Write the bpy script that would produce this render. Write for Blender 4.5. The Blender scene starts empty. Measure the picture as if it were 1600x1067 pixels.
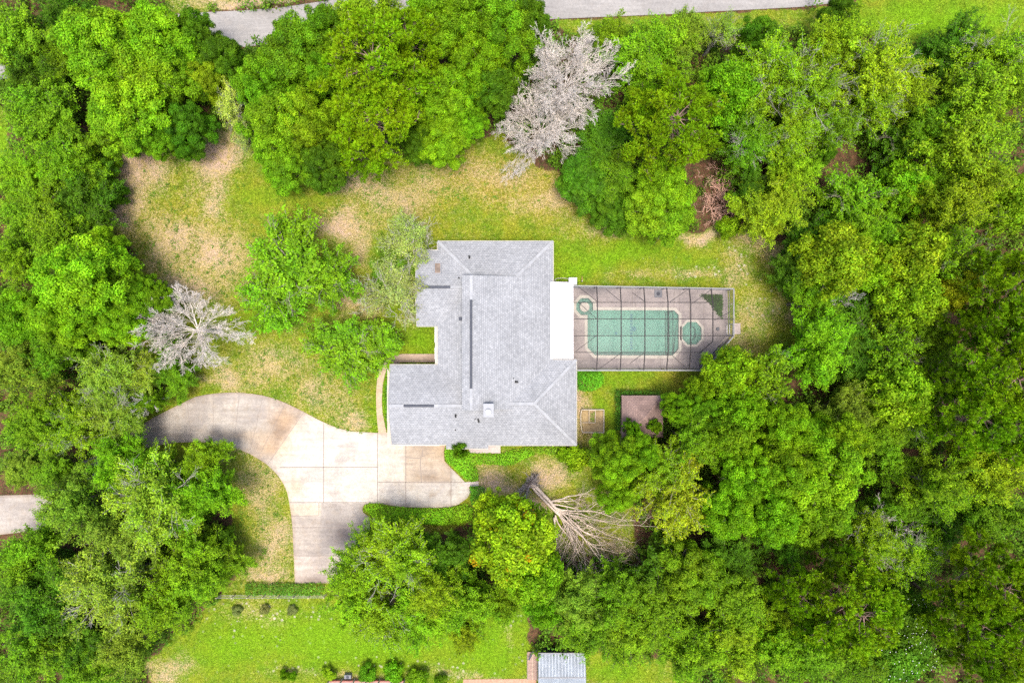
import bpy, bmesh, math, random
import numpy as np
from mathutils import Vector

# ---------------------------------------------------------------- camera, sky, sun, exposure
SC = bpy.context.scene
H, S = 74.67, 0.07                       # height of the drone, metres per photo pixel on the ground
cam = bpy.data.objects.new("camera", bpy.data.cameras.new("camera"))
SC.collection.objects.link(cam)
cam.data.lens, cam.data.sensor_width = 24.0, 36.0
cam.data.clip_start, cam.data.clip_end = 0.5, 6000.0
cam.location = (0, 0, H)
SC.camera = cam
SUN_EL = 81.0
world = bpy.data.worlds.new("World"); SC.world = world; world.use_nodes = True
_n = world.node_tree.nodes; _n.clear()
_o = _n.new("ShaderNodeOutputWorld"); _b = _n.new("ShaderNodeBackground"); _s = _n.new("ShaderNodeTexSky")
_s.sky_type = 'NISHITA'; _s.sun_disc = False
_s.sun_elevation = math.radians(SUN_EL); _s.sun_rotation = math.radians(180)
_s.air_density = 1.0; _s.dust_density = 4.0; _s.ozone_density = 1.0
_b.inputs[1].default_value = 0.15
world.node_tree.links.new(_s.outputs[0], _b.inputs[0]); world.node_tree.links.new(_b.outputs[0], _o.inputs[0])
sun = bpy.data.objects.new("sun", bpy.data.lights.new("sun", 'SUN'))
SC.collection.objects.link(sun)
sun.data.energy = 1.5; sun.data.angle = math.radians(14); sun.data.color = (1.0, 0.95, 0.87)
sun.rotation_euler = (math.radians(90 - SUN_EL), math.radians(4), 0)
SC.view_settings.view_transform = 'Standard'; SC.view_settings.look = 'None'
SC.view_settings.gamma = 1.0; SC.view_settings.use_curve_mapping = False
SC.view_settings.exposure = 1.24
SC.cycles.max_bounces = 8; SC.cycles.diffuse_bounces = 3; SC.cycles.transparent_max_bounces = 12
SC.cycles.transmission_bounces = 4; SC.cycles.glossy_bounces = 2
SC.cycles.use_denoising = False

COL = SC.collection
def W(px, py, z=0.0):
    """the world point at height z that the drone saw at photo pixel px, py"""
    k = S * (H - z) / H
    return ((px - 800.0) * k, (533.5 - py) * k)
def W3(px, py, z=0.0):
    x, y = W(px, py, z); return (x, y, z)
RES = np.random.RandomState

# ---------------------------------------------------------------- object helpers
def tag(o, label=None, cat=None, group=None, kind=None):
    if label: o['label'] = label
    if cat: o['category'] = cat
    if group: o['group'] = group
    if kind: o['kind'] = kind
    return o
def empty(name, loc=(0, 0, 0), rz=0.0):
    o = bpy.data.objects.new(name, None); COL.objects.link(o)
    o.location = loc; o.rotation_euler = (0, 0, rz); o.empty_display_size = 0.3
    return o
def mesh_np(name, V, F, mat=None, tint=None):
    """V (n,3); F (m,k) all faces alike, or a list of such arrays"""
    me = bpy.data.meshes.new(name)
    Fs = F if isinstance(F, list) else [F]
    V = np.asarray(V, np.float32)
    me.vertices.add(len(V)); me.vertices.foreach_set("co", V.ravel())
    loops = np.concatenate([np.asarray(f, np.int32).ravel() for f in Fs])
    tot = np.concatenate([np.full(len(f), f.shape[1], np.int32) for f in Fs])
    start = np.concatenate([[0], np.cumsum(tot)[:-1]]).astype(np.int32)
    me.loops.add(len(loops)); me.loops.foreach_set("vertex_index", loops)
    me.polygons.add(len(tot)); me.polygons.foreach_set("loop_start", start)
    try: me.polygons.foreach_set("loop_total", tot)
    except Exception: pass
    if tint is not None:
        a = me.color_attributes.new("tint", 'FLOAT_COLOR', 'POINT')
        t = np.ones((len(V), 4), np.float32)
        t[:, :3] = tint if np.ndim(tint) == 2 else np.asarray(tint)[:, None]
        a.data.foreach_set("color", t.ravel())
    me.update(calc_edges=True); me.validate()
    if mat: me.materials.append(mat)
    return me
def link(name, me, parent=None, loc=None, color=None):
    o = bpy.data.objects.new(name, me); COL.objects.link(o)
    if parent: o.parent = parent
    if loc is not None: o.location = loc
    if color is not None: o.color = (*color[:3], 1)
    return o

class MB:
    """collects solids, links them as one mesh"""
    def __init__(s): s.bm = bmesh.new()
    def poly(s, pts, z0, z1, top_only=False):
        bm = s.bm
        t = [bm.verts.new((p[0], p[1], z1)) for p in pts]
        area = sum(pts[i][0]*pts[(i+1) % len(pts)][1]-pts[(i+1) % len(pts)][0]*pts[i][1] for i in range(len(pts)))
        if area < 0: t = t[::-1]; pts = pts[::-1]
        bm.faces.new(t)
        if not top_only:
            b = [bm.verts.new((p[0], p[1], z0)) for p in pts]
            bm.faces.new(b[::-1])
            n = len(pts)
            for i in range(n):
                j = (i+1) % n
                bm.faces.new((t[i], b[i], b[j], t[j]))
        return s
    def box(s, x0, x1, y0, y1, z0, z1):
        return s.poly([(x0, y0), (x1, y0), (x1, y1), (x0, y1)], z0, z1)
    def hull(s, pts):
        vs = [s.bm.verts.new(p) for p in pts]
        r = bmesh.ops.convex_hull(s.bm, input=vs)
        junk = [g for g in r['geom_interior'] if isinstance(g, bmesh.types.BMVert)]
        if junk: bmesh.ops.delete(s.bm, geom=junk, context='VERTS')
        return s
    def bar(s, a, b, w, h=None, up=(0, 0, 1)):
        a, b = Vector(a), Vector(b); h = h or w
        d = (b-a).normalized(); u = Vector(up)
        if abs(d.dot(u)) > .99: u = Vector((1, 0, 0))
        r = d.cross(u).normalized()*w/2; u = r.cross(d).normalized()*h/2
        q = []
        for p in (a, b): q += [s.bm.verts.new(p+r+u), s.bm.verts.new(p-r+u), s.bm.verts.new(p-r-u), s.bm.verts.new(p+r-u)]
        for f in ((0, 1, 2, 3), (7, 6, 5, 4), (0, 4, 5, 1), (1, 5, 6, 2), (2, 6, 7, 3), (3, 7, 4, 0)):
            s.bm.faces.new([q[i] for i in f])
        return s
    def tube(s, x, y, z0, z1, r0, r1=None, n=20):
        r1 = r0 if r1 is None else r1
        t = [s.bm.verts.new((x+r1*math.cos(2*math.pi*i/n), y+r1*math.sin(2*math.pi*i/n), z1)) for i in range(n)]
        b = [s.bm.verts.new((x+r0*math.cos(2*math.pi*i/n), y+r0*math.sin(2*math.pi*i/n), z0)) for i in range(n)]
        s.bm.faces.new(t); s.bm.faces.new(b[::-1])
        for i in range(n): s.bm.faces.new((t[i], b[i], b[(i+1) % n], t[(i+1) % n]))
        return s
    def build(s, name, mat, parent=None, bevel=0.0, uv=False):
        bm = s.bm
        bmesh.ops.recalc_face_normals(bm, faces=bm.faces)
        if bevel: bmesh.ops.bevel(bm, geom=[e for e in bm.edges if len(e.link_faces) == 2 and e.calc_face_angle(0) > .5], offset=bevel, segments=1, affect='EDGES', profile=.5)
        if uv:
            L = bm.loops.layers.uv.new("UVMap")
            bm.normal_update()
            for f in bm.faces:
                n = f.normal
                u = Vector((0, 0, 1)).cross(n)
                u = u.normalized() if u.length > 1e-3 else Vector((1, 0, 0))
                v = n.cross(u)
                for l in f.loops: l[L].uv = (l.vert.co.dot(u), l.vert.co.dot(v))
        me = bpy.data.meshes.new(name); bm.to_mesh(me); bm.free()
        if mat: me.materials.append(mat)
        return link(name, me, parent)

# ---------------------------------------------------------------- node helpers
def new_mat(name):
    m = bpy.data.materials.new(name); m.use_nodes = True
    m.node_tree.nodes.clear()
    return m
class NT:
    def __init__(s, name):
        s.m = new_mat(name); s.t = s.m.node_tree
        s.out = s.n("ShaderNodeOutputMaterial")
    def n(s, typ, **kw):
        nd = s.t.nodes.new(typ)
        for k, v in kw.items(): setattr(nd, k, v)
        return nd
    def l(s, a, b): s.t.links.new(a, b)
    def noise(s, scale, detail=4, rough=.55, vec=None, dist=0.0):
        nd = s.n("ShaderNodeTexNoise"); nd.inputs['Scale'].default_value = scale
        nd.inputs['Detail'].default_value = detail; nd.inputs['Roughness'].default_value = rough
        nd.inputs['Distortion'].default_value = dist
        s.l(vec if vec is not None else s.pos(), nd.inputs['Vector'])
        return nd.outputs[0]
    def pos(s):
        if not hasattr(s, '_p'): s._p = s.n("ShaderNodeNewGeometry").outputs['Position']
        return s._p
    def math(s, op, a, b=None, c=None, clamp=False):
        nd = s.n("ShaderNodeMath", operation=op, use_clamp=clamp)
        for i, v in enumerate((a, b, c)):
            if v is None: continue
            if isinstance(v, (int, float)): nd.inputs[i].default_value = v
            else: s.l(v, nd.inputs[i])
        return nd.outputs[0]
    def ramp(s, v, lo, hi, a=0.0, b=1.0):
        nd = s.n("ShaderNodeMapRange", interpolation_type='SMOOTHSTEP'); nd.clamp = True
        s.l(v, nd.inputs[0])
        for i, x in zip((1, 2, 3, 4), (lo, hi, a, b)): nd.inputs[i].default_value = x
        return nd.outputs[0]
    def mix(s, f, a, b, mode='MIX'):
        nd = s.n("ShaderNodeMix", data_type='RGBA', blend_type=mode)
        for i, v in ((0, f), (6, a), (7, b)):
            if isinstance(v, (int, float)): nd.inputs[i].default_value = v
            elif isinstance(v, tuple): nd.inputs[i].default_value = (*v[:3], 1)
            else: s.l(v, nd.inputs[i])
        return nd.outputs[2]
    def mul(s, col, f):            # scale a colour by a scalar socket
        nd = s.n("ShaderNodeVectorMath", operation='SCALE')
        if isinstance(col, tuple): nd.inputs[0].default_value = col[:3]
        else: s.l(col, nd.inputs[0])
        if isinstance(f, (int, float)): nd.inputs['Scale'].default_value = f
        else: s.l(f, nd.inputs['Scale'])
        return nd.outputs[0]
    def bsdf(s, col, rough=.8, spec=.3, bump=None, bstr=.4, bdist=.05, metal=0.0):
        p = s.n("ShaderNodeBsdfPrincipled")
        for k, v in (('Base Color', col), ('Roughness', rough), ('Specular IOR Level', spec), ('Metallic', metal)):
            if isinstance(v, (int, float)): p.inputs[k].default_value = v
            elif isinstance(v, tuple): p.inputs[k].default_value = (*v[:3], 1)
            else: s.l(v, p.inputs[k])
        if bump is not None:
            b = s.n("ShaderNodeBump"); b.inputs['Strength'].default_value = bstr; b.inputs['Distance'].default_value = bdist
            s.l(bump, b.inputs['Height']); s.l(b.outputs[0], p.inputs['Normal'])
        s.l(p.outputs[0], s.out.inputs[0])
        return p
def plain(name, col, rough=.6, spec=.3, var=.12, scale=3.0, metal=0.0, bump=.2):
    t = NT(name)
    n = t.noise(scale, 6, .65)
    c = t.mul(col, t.ramp(n, .2, .8, 1-var, 1+var))
    t.bsdf(c, rough, spec, n, bump, .02, metal)
    return t.m
# ---------------------------------------------------------------- materials
M = {}
def leaf_mat(name, trans=.16, rough=.6, spec=.12):
    t = NT(name)
    oi = t.n("ShaderNodeObjectInfo"); at = t.n("ShaderNodeAttribute", attribute_name="tint")
    c = t.mix(1.0, oi.outputs['Color'], at.outputs['Color'], 'MULTIPLY')
    n = t.noise(.55, 3)
    c = t.mul(c, t.ramp(n, .3, .7, .82, 1.2))
    h = t.n("ShaderNodeHueSaturation"); t.l(c, h.inputs['Color'])
    h.inputs['Hue'].default_value = .5
    t.l(t.ramp(t.noise(.22, 2), .3, .7, .480, .502), h.inputs['Hue'])
    c = h.outputs[0]
    p = t.bsdf(c, rough, spec)
    tr = t.n("ShaderNodeBsdfTranslucent"); t.l(t.mul(c, 1.25), tr.inputs[0])
    mx = t.n("ShaderNodeMixShader"); mx.inputs[0].default_value = trans
    t.l(p.outputs[0], mx.inputs[1]); t.l(tr.outputs[0], mx.inputs[2]); t.l(mx.outputs[0], t.out.inputs[0])
    return t.m
M['leaf'] = leaf_mat('leaf')
M['needle'] = leaf_mat('needle', .14, .6, .1)
def bark():
    t = NT('bark'); oi = t.n("ShaderNodeObjectInfo")
    n = t.noise(6, 6, .7); n2 = t.noise(.8, 3)
    c = t.mul(oi.outputs['Color'], t.ramp(n, .25, .75, .6, 1.25))
    c = t.mul(c, t.ramp(n2, .3, .7, .8, 1.15))
    t.bsdf(c, .9, .15, n, .6, .03); return t.m
M['bark'] = bark()

def shingle():
    t = NT('grey asphalt shingles')
    uv = t.n("ShaderNodeUVMap").outputs[0]
    b = t.n("ShaderNodeTexBrick"); t.l(uv, b.inputs['Vector'])
    b.offset = .5; b.offset_frequency = 2
    for k, v in (('Scale', 1.0), ('Mortar Size', .022), ('Mortar Smooth', .3), ('Bias', .05), ('Brick Width', .27), ('Row Height', .2)):
        b.inputs[k].default_value = v
    b.inputs['Color1'].default_value = (.36, .363, .368, 1); b.inputs['Color2'].default_value = (.285, .29, .298, 1)
    b.inputs['Mortar'].default_value = (.205, .21, .22, 1)
    n = t.noise(2.6, 6, .7, uv); n2 = t.noise(.35, 4, .6); n3 = t.noise(38, 2, .6, uv)
    c = t.mix(t.ramp(n, .35, .65), b.outputs[0], t.mul(b.outputs[0], .8))
    c = t.mul(c, t.ramp(n2, .3, .7, .9, 1.08))
    c = t.mul(c, t.ramp(n3, .3, .7, .78, 1.22))
    t.bsdf(c, .9, .2, b.outputs[1], -.5, .02); return t.m
M['shingle'] = shingle()
def capm():
    t = NT('ridge cap shingles')
    n = t.noise(1.2, 3); n3 = t.noise(14, 3)
    c = t.mul((.315, .32, .327), t.ramp(n, .3, .7, .86, 1.08)); c = t.mul(c, t.ramp(n3, .3, .7, .88, 1.1))
    t.bsdf(c, .9, .2, n3, .3, .02); return t.m
M['cap'] = capm()
def brown_shingle():
    t = NT('brown shingles')
    uv = t.n("ShaderNodeUVMap").outputs[0]
    b = t.n("ShaderNodeTexBrick"); t.l(uv, b.inputs['Vector'])
    for k, v in (('Scale', 1.0), ('Mortar Size', .02), ('Brick Width', .33), ('Row Height', .2)): b.inputs[k].default_value = v
    b.inputs['Color1'].default_value = (.28, .19, .16, 1); b.inputs['Color2'].default_value = (.215, .15, .13, 1)
    b.inputs['Mortar'].default_value = (.15, .10, .09, 1)
    n = t.noise(.8, 4); c = t.mul(b.outputs[0], t.ramp(n, .3, .7, .82, 1.15))
    t.bsdf(c, .9, .2, b.outputs[1], -.4, .02); return t.m
M['brown_shingle'] = brown_shingle()

def concrete(name, base, stain, warm, amount=1.0):
    """broom-finished slab: broad stains, tyre wear, darker patches read from the 'tint' attribute"""
    t = NT(name)
    at = t.n("ShaderNodeAttribute", attribute_name="tint").outputs['Color']
    n1 = t.noise(.28, 5, .62, None, .6); n2 = t.noise(1.3, 5, .65); n3 = t.noise(9, 5, .7)
    mp = t.n("ShaderNodeMapping"); t.l(t.pos(), mp.inputs[0]); mp.inputs['Scale'].default_value = (.25, 2.2, 1)
    n4 = t.noise(1.0, 4, .6, mp.outputs[0])
    c = t.mix(t.ramp(n1, .42, .64, 0, .6*amount), base, stain)
    c = t.mix(t.ramp(n2, .46, .68, 0, .55*amount), c, warm)
    c = t.mul(c, t.ramp(n4, .3, .7, .90, 1.07)); c = t.mul(c, t.ramp(n3, .3, .7, .86, 1.10)); c = t.mul(c, t.ramp(t.noise(3.1, 4, .7), .3, .7, .90, 1.08))
    c = t.mix(1.0, c, at, 'MULTIPLY')
    t.bsdf(c, .85, .25, n3, .25, .01); return t.m
M['drive'] = concrete('driveway concrete', (.44, .40, .345), (.28, .25, .23), (.38, .32, .25))
M['deck'] = concrete('pool deck concrete', (.42, .355, .32), (.27, .225, .21), (.37, .31, .28), .9)
M['walk'] = concrete('cream path concrete', (.47, .37, .25), (.36, .28, .19), (.42, .31, .19), .8)
M['road'] = concrete('pale asphalt', (.285, .27, .255), (.225, .21, .20), (.30, .275, .25), .9)
M['joint'] = plain('joint', (.24, .20, .17), .95, .1)
M['coping'] = plain('coping', (.52, .47, .39), .8, .2, .1, 2)
M['white_metal'] = plain('white metal', (.66, .67, .69), .5, .35, .03, 1.0, 0, .05)
M['cream'] = plain('cream paint', (.45, .40, .32), .8, .2, .08, 1.2)
M['trim'] = plain('cream fascia', (.42, .39, .33), .6, .3, .06)
M['vent'] = plain('dark ridge vent', (.055, .06, .075), .7, .3, .2)
M['black'] = plain('black rubber', (.02, .02, .02), .7, .3, .2)
M['flash'] = plain('grey flashing', (.25, .26, .28), .5, .4, .06)
M['white'] = plain('white paint', (.62, .62, .61), .5, .3, .04)
M['skylight'] = plain('brown skylight dome', (.20, .15, .11), .25, .6, .35, 2.2)
M['glass'] = plain('window glass', (.03, .04, .045), .08, .6, .1)
M['bronze'] = plain('bronze aluminium', (.045, .04, .04), .7, .1, .15)
M['silver'] = plain('weathered aluminium', (.19, .19, .195), .5, .4, .15)
M['wood'] = plain('weathered cream timber', (.46, .39, .30), .85, .2, .15, 4)
M['deck_wood'] = plain('brown boards', (.36, .25, .20), .85, .2, .2, 4)
M['soil'] = plain('planting soil', (.33, .24, .12), .95, .1, .35, 4, 0, .8)
M['mulch'] = plain('dark mulch', (.075, .06, .055), .95, .1, .45, 5, 0, 1.0)
M['red_metal'] = plain('red roof', (.38, .13, .10), .7, .3, .2, 2)
M['grey_box'] = plain('grey plastic', (.17, .17, .18), .6, .3, .2)
M['tile_blue'] = plain('blue tile', (.01, .12, .24), .3, .5, .3)
M['patch_brick'] = plain('old brick paving', (.42, .24, .16), .9, .2, .3, 4)
def zinc():
    t = NT('zinc roof'); n = t.noise(.8, 4); n2 = t.noise(6, 4)
    w = t.n("ShaderNodeTexWave", wave_type='BANDS', bands_direction='X'); w.inputs['Scale'].default_value = 1.6; w.inputs['Distortion'].default_value = 0
    t.l(t.pos(), w.inputs[0])
    c = t.mul((.27, .30, .33), t.ramp(n, .3, .7, .85, 1.12)); c = t.mul(c, t.ramp(n2, .3, .7, .92, 1.06))
    t.bsdf(c, .6, .3, w.outputs[1], 1.0, .06, 0.0); return t.m
M['zinc'] = zinc()
M['rib'] = plain('zinc rib', (.42, .45, .48), .6, .3, .08)
M['seam'] = plain('panel seam', (.50, .51, .53), .6, .3, .1)
def pool_shell():
    t = NT('pool plaster')
    n = t.noise(1.2, 5, .7); n3 = t.noise(2.2, 3, .6)
    c = t.mix(t.ramp(n, .35, .7), (.40, .52, .46), (.33, .45, .40))
    c = t.mix(t.ramp(n3, .62, .70, 0, .28), c, (.60, .68, .52))
    t.bsdf(c, .8, .2); return t.m
M['shell'] = pool_shell()
M['shell_dark'] = plain('green pool ledge', (.25, .36, .31), .8, .2, .15, 3)
def water():
    t = NT('pool water')
    tr = t.n("ShaderNodeBsdfTransparent"); tr.inputs[0].default_value = (.62, .84, .76, 1)
    gl = t.n("ShaderNodeBsdfGlossy"); gl.inputs['Roughness'].default_value = .3
    df = t.n("ShaderNodeBsdfDiffuse"); df.inputs[0].default_value = (.15, .31, .25, 1)
    bp = t.n("ShaderNodeBump"); bp.inputs['Strength'].default_value = .15; bp.inputs['Distance'].default_value = .02
    t.l(t.noise(5, 3), bp.inputs['Height']); t.l(bp.outputs[0], gl.inputs['Normal'])
    fr = t.n("ShaderNodeFresnel"); fr.inputs[0].default_value = 1.33; t.l(bp.outputs[0], fr.inputs['Normal'])
    a = t.n("ShaderNodeMixShader"); a.inputs[0].default_value = .16; t.l(tr.outputs[0], a.inputs[1]); t.l(df.outputs[0], a.inputs[2])
    b = t.n("ShaderNodeMixShader"); t.l(fr.outputs[0], b.inputs[0]); t.l(a.outputs[0], b.inputs[1]); t.l(gl.outputs[0], b.inputs[2])
    t.l(b.outputs[0], t.out.inputs[0]); return t.m
M['water'] = water()
def screen():
    t = NT('insect screen')
    tr = t.n("ShaderNodeBsdfTransparent"); df = t.n("ShaderNodeBsdfDiffuse"); df.inputs[0].default_value = (.11, .10, .10, 1)
    a = t.n("ShaderNodeMixShader"); a.inputs[0].default_value = .2; t.l(tr.outputs[0], a.inputs[1]); t.l(df.outputs[0], a.inputs[2])
    t.l(a.outputs[0], t.out.inputs[0]); return t.m
M['screen'] = screen()

def ground_mat():
    t = NT('yard ground')
    z = t.n("ShaderNodeAttribute", attribute_name="zones"); sp = t.n("ShaderNodeSeparateColor"); t.l(z.outputs['Color'], sp.inputs[0])
    dirt, litter, speck = sp.outputs[0], sp.outputs[1], sp.outputs[2]
    z2 = t.n("ShaderNodeAttribute", attribute_name="zones2"); sp2 = t.n("ShaderNodeSeparateColor"); t.l(z2.outputs['Color'], sp2.inputs[0])
    lush, orange, clump = sp2.outputs[0], sp2.outputs[1], sp2.outputs[2]
    n1 = t.noise(.45, 6, .68, None, .4); n2 = t.noise(1.7, 6, .72, None, .3); n3 = t.noise(6.5, 4, .7); n4 = t.noise(22, 3, .7)
    # lawn
    g = t.mix(t.ramp(n1, .35, .65), (.215, .24, .016), (.115, .20, .010))
    g = t.mix(lush, g, (.135, .275, .006))
    g = t.mix(t.math('MULTIPLY', orange, t.ramp(n2, .3, .7, .35, 1)), g, (.33, .23, .035))
    g = t.mul(g, t.ramp(n3, .3, .72, .64, 1.30)); g = t.mul(g, t.ramp(t.noise(3.0, 3, .7), .32, .68, .80, 1.18)); g = t.mul(g, t.ramp(n4, .3, .7, .78, 1.2))
    # bare sandy soil, dead straw
    d = t.mix(t.ramp(n2, .35, .66), (.50, .34, .265), (.39, .30, .115))
    d = t.mix(t.ramp(n1, .55, .7, 0, .6), d, (.44, .30, .225))
    d = t.mul(d, t.ramp(n3, .3, .7, .84, 1.13)); d = t.mul(d, t.ramp(n4, .3, .7, .86, 1.12))
    m = t.math('ADD', t.math('MULTIPLY', n2, 1.2), t.math('MULTIPLY', n3, 1.4))
    m = t.math('ADD', m, t.math('MULTIPLY', n4, .6))
    m = t.math('ADD', m, t.math('MULTIPLY', dirt, .95))
    c = t.mix(t.ramp(m, 1.76, 2.36), g, d)
    # weed clumps, small dark green dots
    v = t.n("ShaderNodeTexVoronoi"); v.inputs['Scale'].default_value = 1.7; t.l(t.pos(), v.inputs['Vector'])
    ck = t.math('MULTIPLY', t.ramp(v.outputs[0], .1, .28, 1, 0), clump)
    c = t.mix(t.math('MULTIPLY', ck, t.ramp(n3, .38, .55, .1, 1)), c, (.11, .21, .015))
    # forest floor
    f = t.mix(t.ramp(n2, .35, .65), (.055, .032, .02), (.15, .07, .042))
    f = t.mix(t.ramp(n3, .5, .66), f, (.075, .12, .02)); f = t.mul(f, t.ramp(n4, .3, .7, .7, 1.3))
    lm = t.math('ADD', litter, t.math('MULTIPLY', t.math('SUBTRACT', n2, .5), .9))
    c = t.mix(t.ramp(lm, .38, .62), c, f)
    # pale fallen leaves
    v2 = t.n("ShaderNodeTexVoronoi"); v2.inputs['Scale'].default_value = 1.5; t.l(t.pos(), v2.inputs['Vector'])
    k2 = t.math('MULTIPLY', t.ramp(v2.outputs[0], .16, .26, 1, 0), t.math('MULTIPLY', speck, t.ramp(n1, .42, .56)))
    c = t.mix(k2, c, (.50, .44, .35))
    b = t.math('ADD', n3, t.math('MULTIPLY', n4, .6))
    t.bsdf(c, .95, .1, b, .8, .12); return t.m
M['ground'] = ground_mat()
# ---------------------------------------------------------------- plant geometry (numpy)
def unit(v): return v/np.maximum(np.linalg.norm(v, axis=-1, keepdims=True), 1e-9)
def leaves_np(rng, pos, nrm, size, wid=.55, fold=.12):
    """one folded diamond leaf per position"""
    n = len(pos); nrm = unit(nrm)
    t = unit(np.cross(nrm, unit(rng.normal(size=(n, 3))))); b = np.cross(nrm, t)
    s = np.broadcast_to(np.asarray(size, float), (n,))[:, None]
    f = nrm*s*fold
    V = np.stack([pos-t*s*.5, pos+b*s*.5*wid+f, pos+t*s*.5, pos-b*s*.5*wid+f], 1).reshape(-1, 3)
    F = np.arange(n*4).reshape(n, 4)
    return V, F
def tubes_np(P0, P1, R0, R1, k=5):
    P0, P1 = np.asarray(P0, float), np.asarray(P1, float)
    d = unit(P1-P0); a = np.where(np.abs(d[:, 2:3]) > .9, np.array([[1., 0, 0]]), np.array([[0, 0, 1.]]))
    u = unit(np.cross(d, a)); v = np.cross(d, u)
    ang = np.arange(k)*2*np.pi/k
    ring = u[:, None, :]*np.cos(ang)[None, :, None]+v[:, None, :]*np.sin(ang)[None, :, None]
    A = P0[:, None, :]+ring*np.asarray(R0)[:, None, None]; B = P1[:, None, :]+ring*np.asarray(R1)[:, None, None]
    n = len(P0); V = np.concatenate([A, B], 1).reshape(-1, 3)
    base = (np.arange(n)*2*k)[:, None]; i = np.arange(k)[None, :]; j = (i+1) % k
    F = np.stack([base+i, base+j, base+k+j, base+k+i], 2).reshape(-1, 4)
    return V, F
def grow(rng, p, d, L, r, depth, out, nseg=4, curve=.18, up=.05, kids=(4, 3, 3), ang=(.45, .9), shrink=.6, minr=.012, start=.25, flat=0.0):
    """recursive branch; appends (p0,p1,r0,r1)"""
    pts = [np.array(p, float)]; d = np.array(d, float); d /= np.linalg.norm(d); dirs = []
    for i in range(nseg):
        d = d+rng.normal(size=3)*curve; d[2] += up; d[2] *= (1-flat); d /= np.linalg.norm(d)
        pts.append(pts[-1]+d*L/nseg); dirs.append(d.copy())
    for i in range(nseg):
        a = r*(1-.75*i/nseg); b = r*(1-.75*(i+1)/nseg)
        out.append((pts[i], pts[i+1], max(a, minr), max(b, minr*.6)))
    if depth <= 0: return
    k = kids[min(len(kids)-1, len(kids)-depth)] if depth <= len(kids) else kids[0]
    for c in range(k):
        f = start+(1-start)*(c+rng.uniform(.1, .9))/k
        i = min(int(f*nseg), nseg-1); q = pts[i]+(pts[i+1]-pts[i])*(f*nseg-i)
        perp = unit(np.cross(dirs[i], rng.normal(size=3))[None])[0]
        if flat: perp[2] *= .4
        a = rng.uniform(*ang)
        nd = dirs[i]*math.cos(a)+perp*math.sin(a)
        grow(rng, q, nd, L*shrink*rng.uniform(.7, 1.15)*(1.15-.45*f), r*.5*(1.1-.5*f), depth-1, out, max(2, nseg-1), curve, up, kids, ang, shrink, minr, start, flat)
def out_mesh(name, out, mat, kthick=6, kthin=3, tint=None):
    P0 = np.array([o[0] for o in out]); P1 = np.array([o[1] for o in out]); R0 = np.array([o[2] for o in out]); R1 = np.array([o[3] for o in out])
    m = R0 > .06
    V1, F1 = tubes_np(P0[m], P1[m], R0[m], R1[m], kthick) if m.any() else (np.zeros((0, 3)), np.zeros((0, 4), int))
    V2, F2 = tubes_np(P0[~m], P1[~m], R0[~m], R1[~m], kthin) if (~m).any() else (np.zeros((0, 3)), np.zeros((0, 4), int))
    return mesh_np(name, np.concatenate([V1, V2]), np.concatenate([F1, F2+len(V1)]), mat)
def sph(rng, n, zmin=-1.0):
    z = rng.uniform(zmin, 1, n); a = rng.uniform(0, 2*np.pi, n); r = np.sqrt(1-z*z)
    return np.stack([r*np.cos(a), r*np.sin(a), z], 1)

R0c, H0 = 4.0, 11.0          # nominal crown radius and tree height of every tree prototype
def limbs_to(rng, targets, h0, trunk_r=.22, thick=.09):
    """trunk and one limb to each lobe"""
    out = []
    p = np.zeros(3); top = max(h0*.62, 1.0); n = 5; prev = p.copy(); q = prev
    for i in range(n):
        q = np.array([rng.normal()*.06*i, rng.normal()*.06*i, top*(i+1)/n])
        out.append((prev, q, trunk_r*(1-.12*i), trunk_r*(1-.12*(i+1)))); prev = q
    for t in targets:
        s = np.array([0, 0, top*rng.uniform(.55, 1.0)]); a = s; m = 4; dv = np.array(t)-s
        for i in range(m):
            f = (i+1)/m; b = s+dv*f+np.array([0, 0, -.5*math.sin(f*math.pi)])+rng.normal(size=3)*.12*(i < m-1)
            out.append((a, b, thick*(1-.2*i), thick*(1-.2*(i+1)))); 
            if i >= 1:
                grow(rng, b, dv+rng.normal(size=3)*1.2, 1.3, thick*.4, 1, out, 3, .2, .05, (3,), (.4, .9))
            a = b
    return out
def tintset(rng, n, clump, rep, jit=.22, hue=.10):
    """per-leaf tint; each leaf repeated over its 4 vertices"""
    b = np.clip(1+rng.normal(size=n)*jit, .5, 1.7)*clump
    t = np.stack([b*(1+rng.normal(size=n)*hue), b, b*(1+rng.normal(size=n)*hue*1.5)], 1)
    return np.repeat(np.clip(t, .05, 3), rep, 0)
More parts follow.
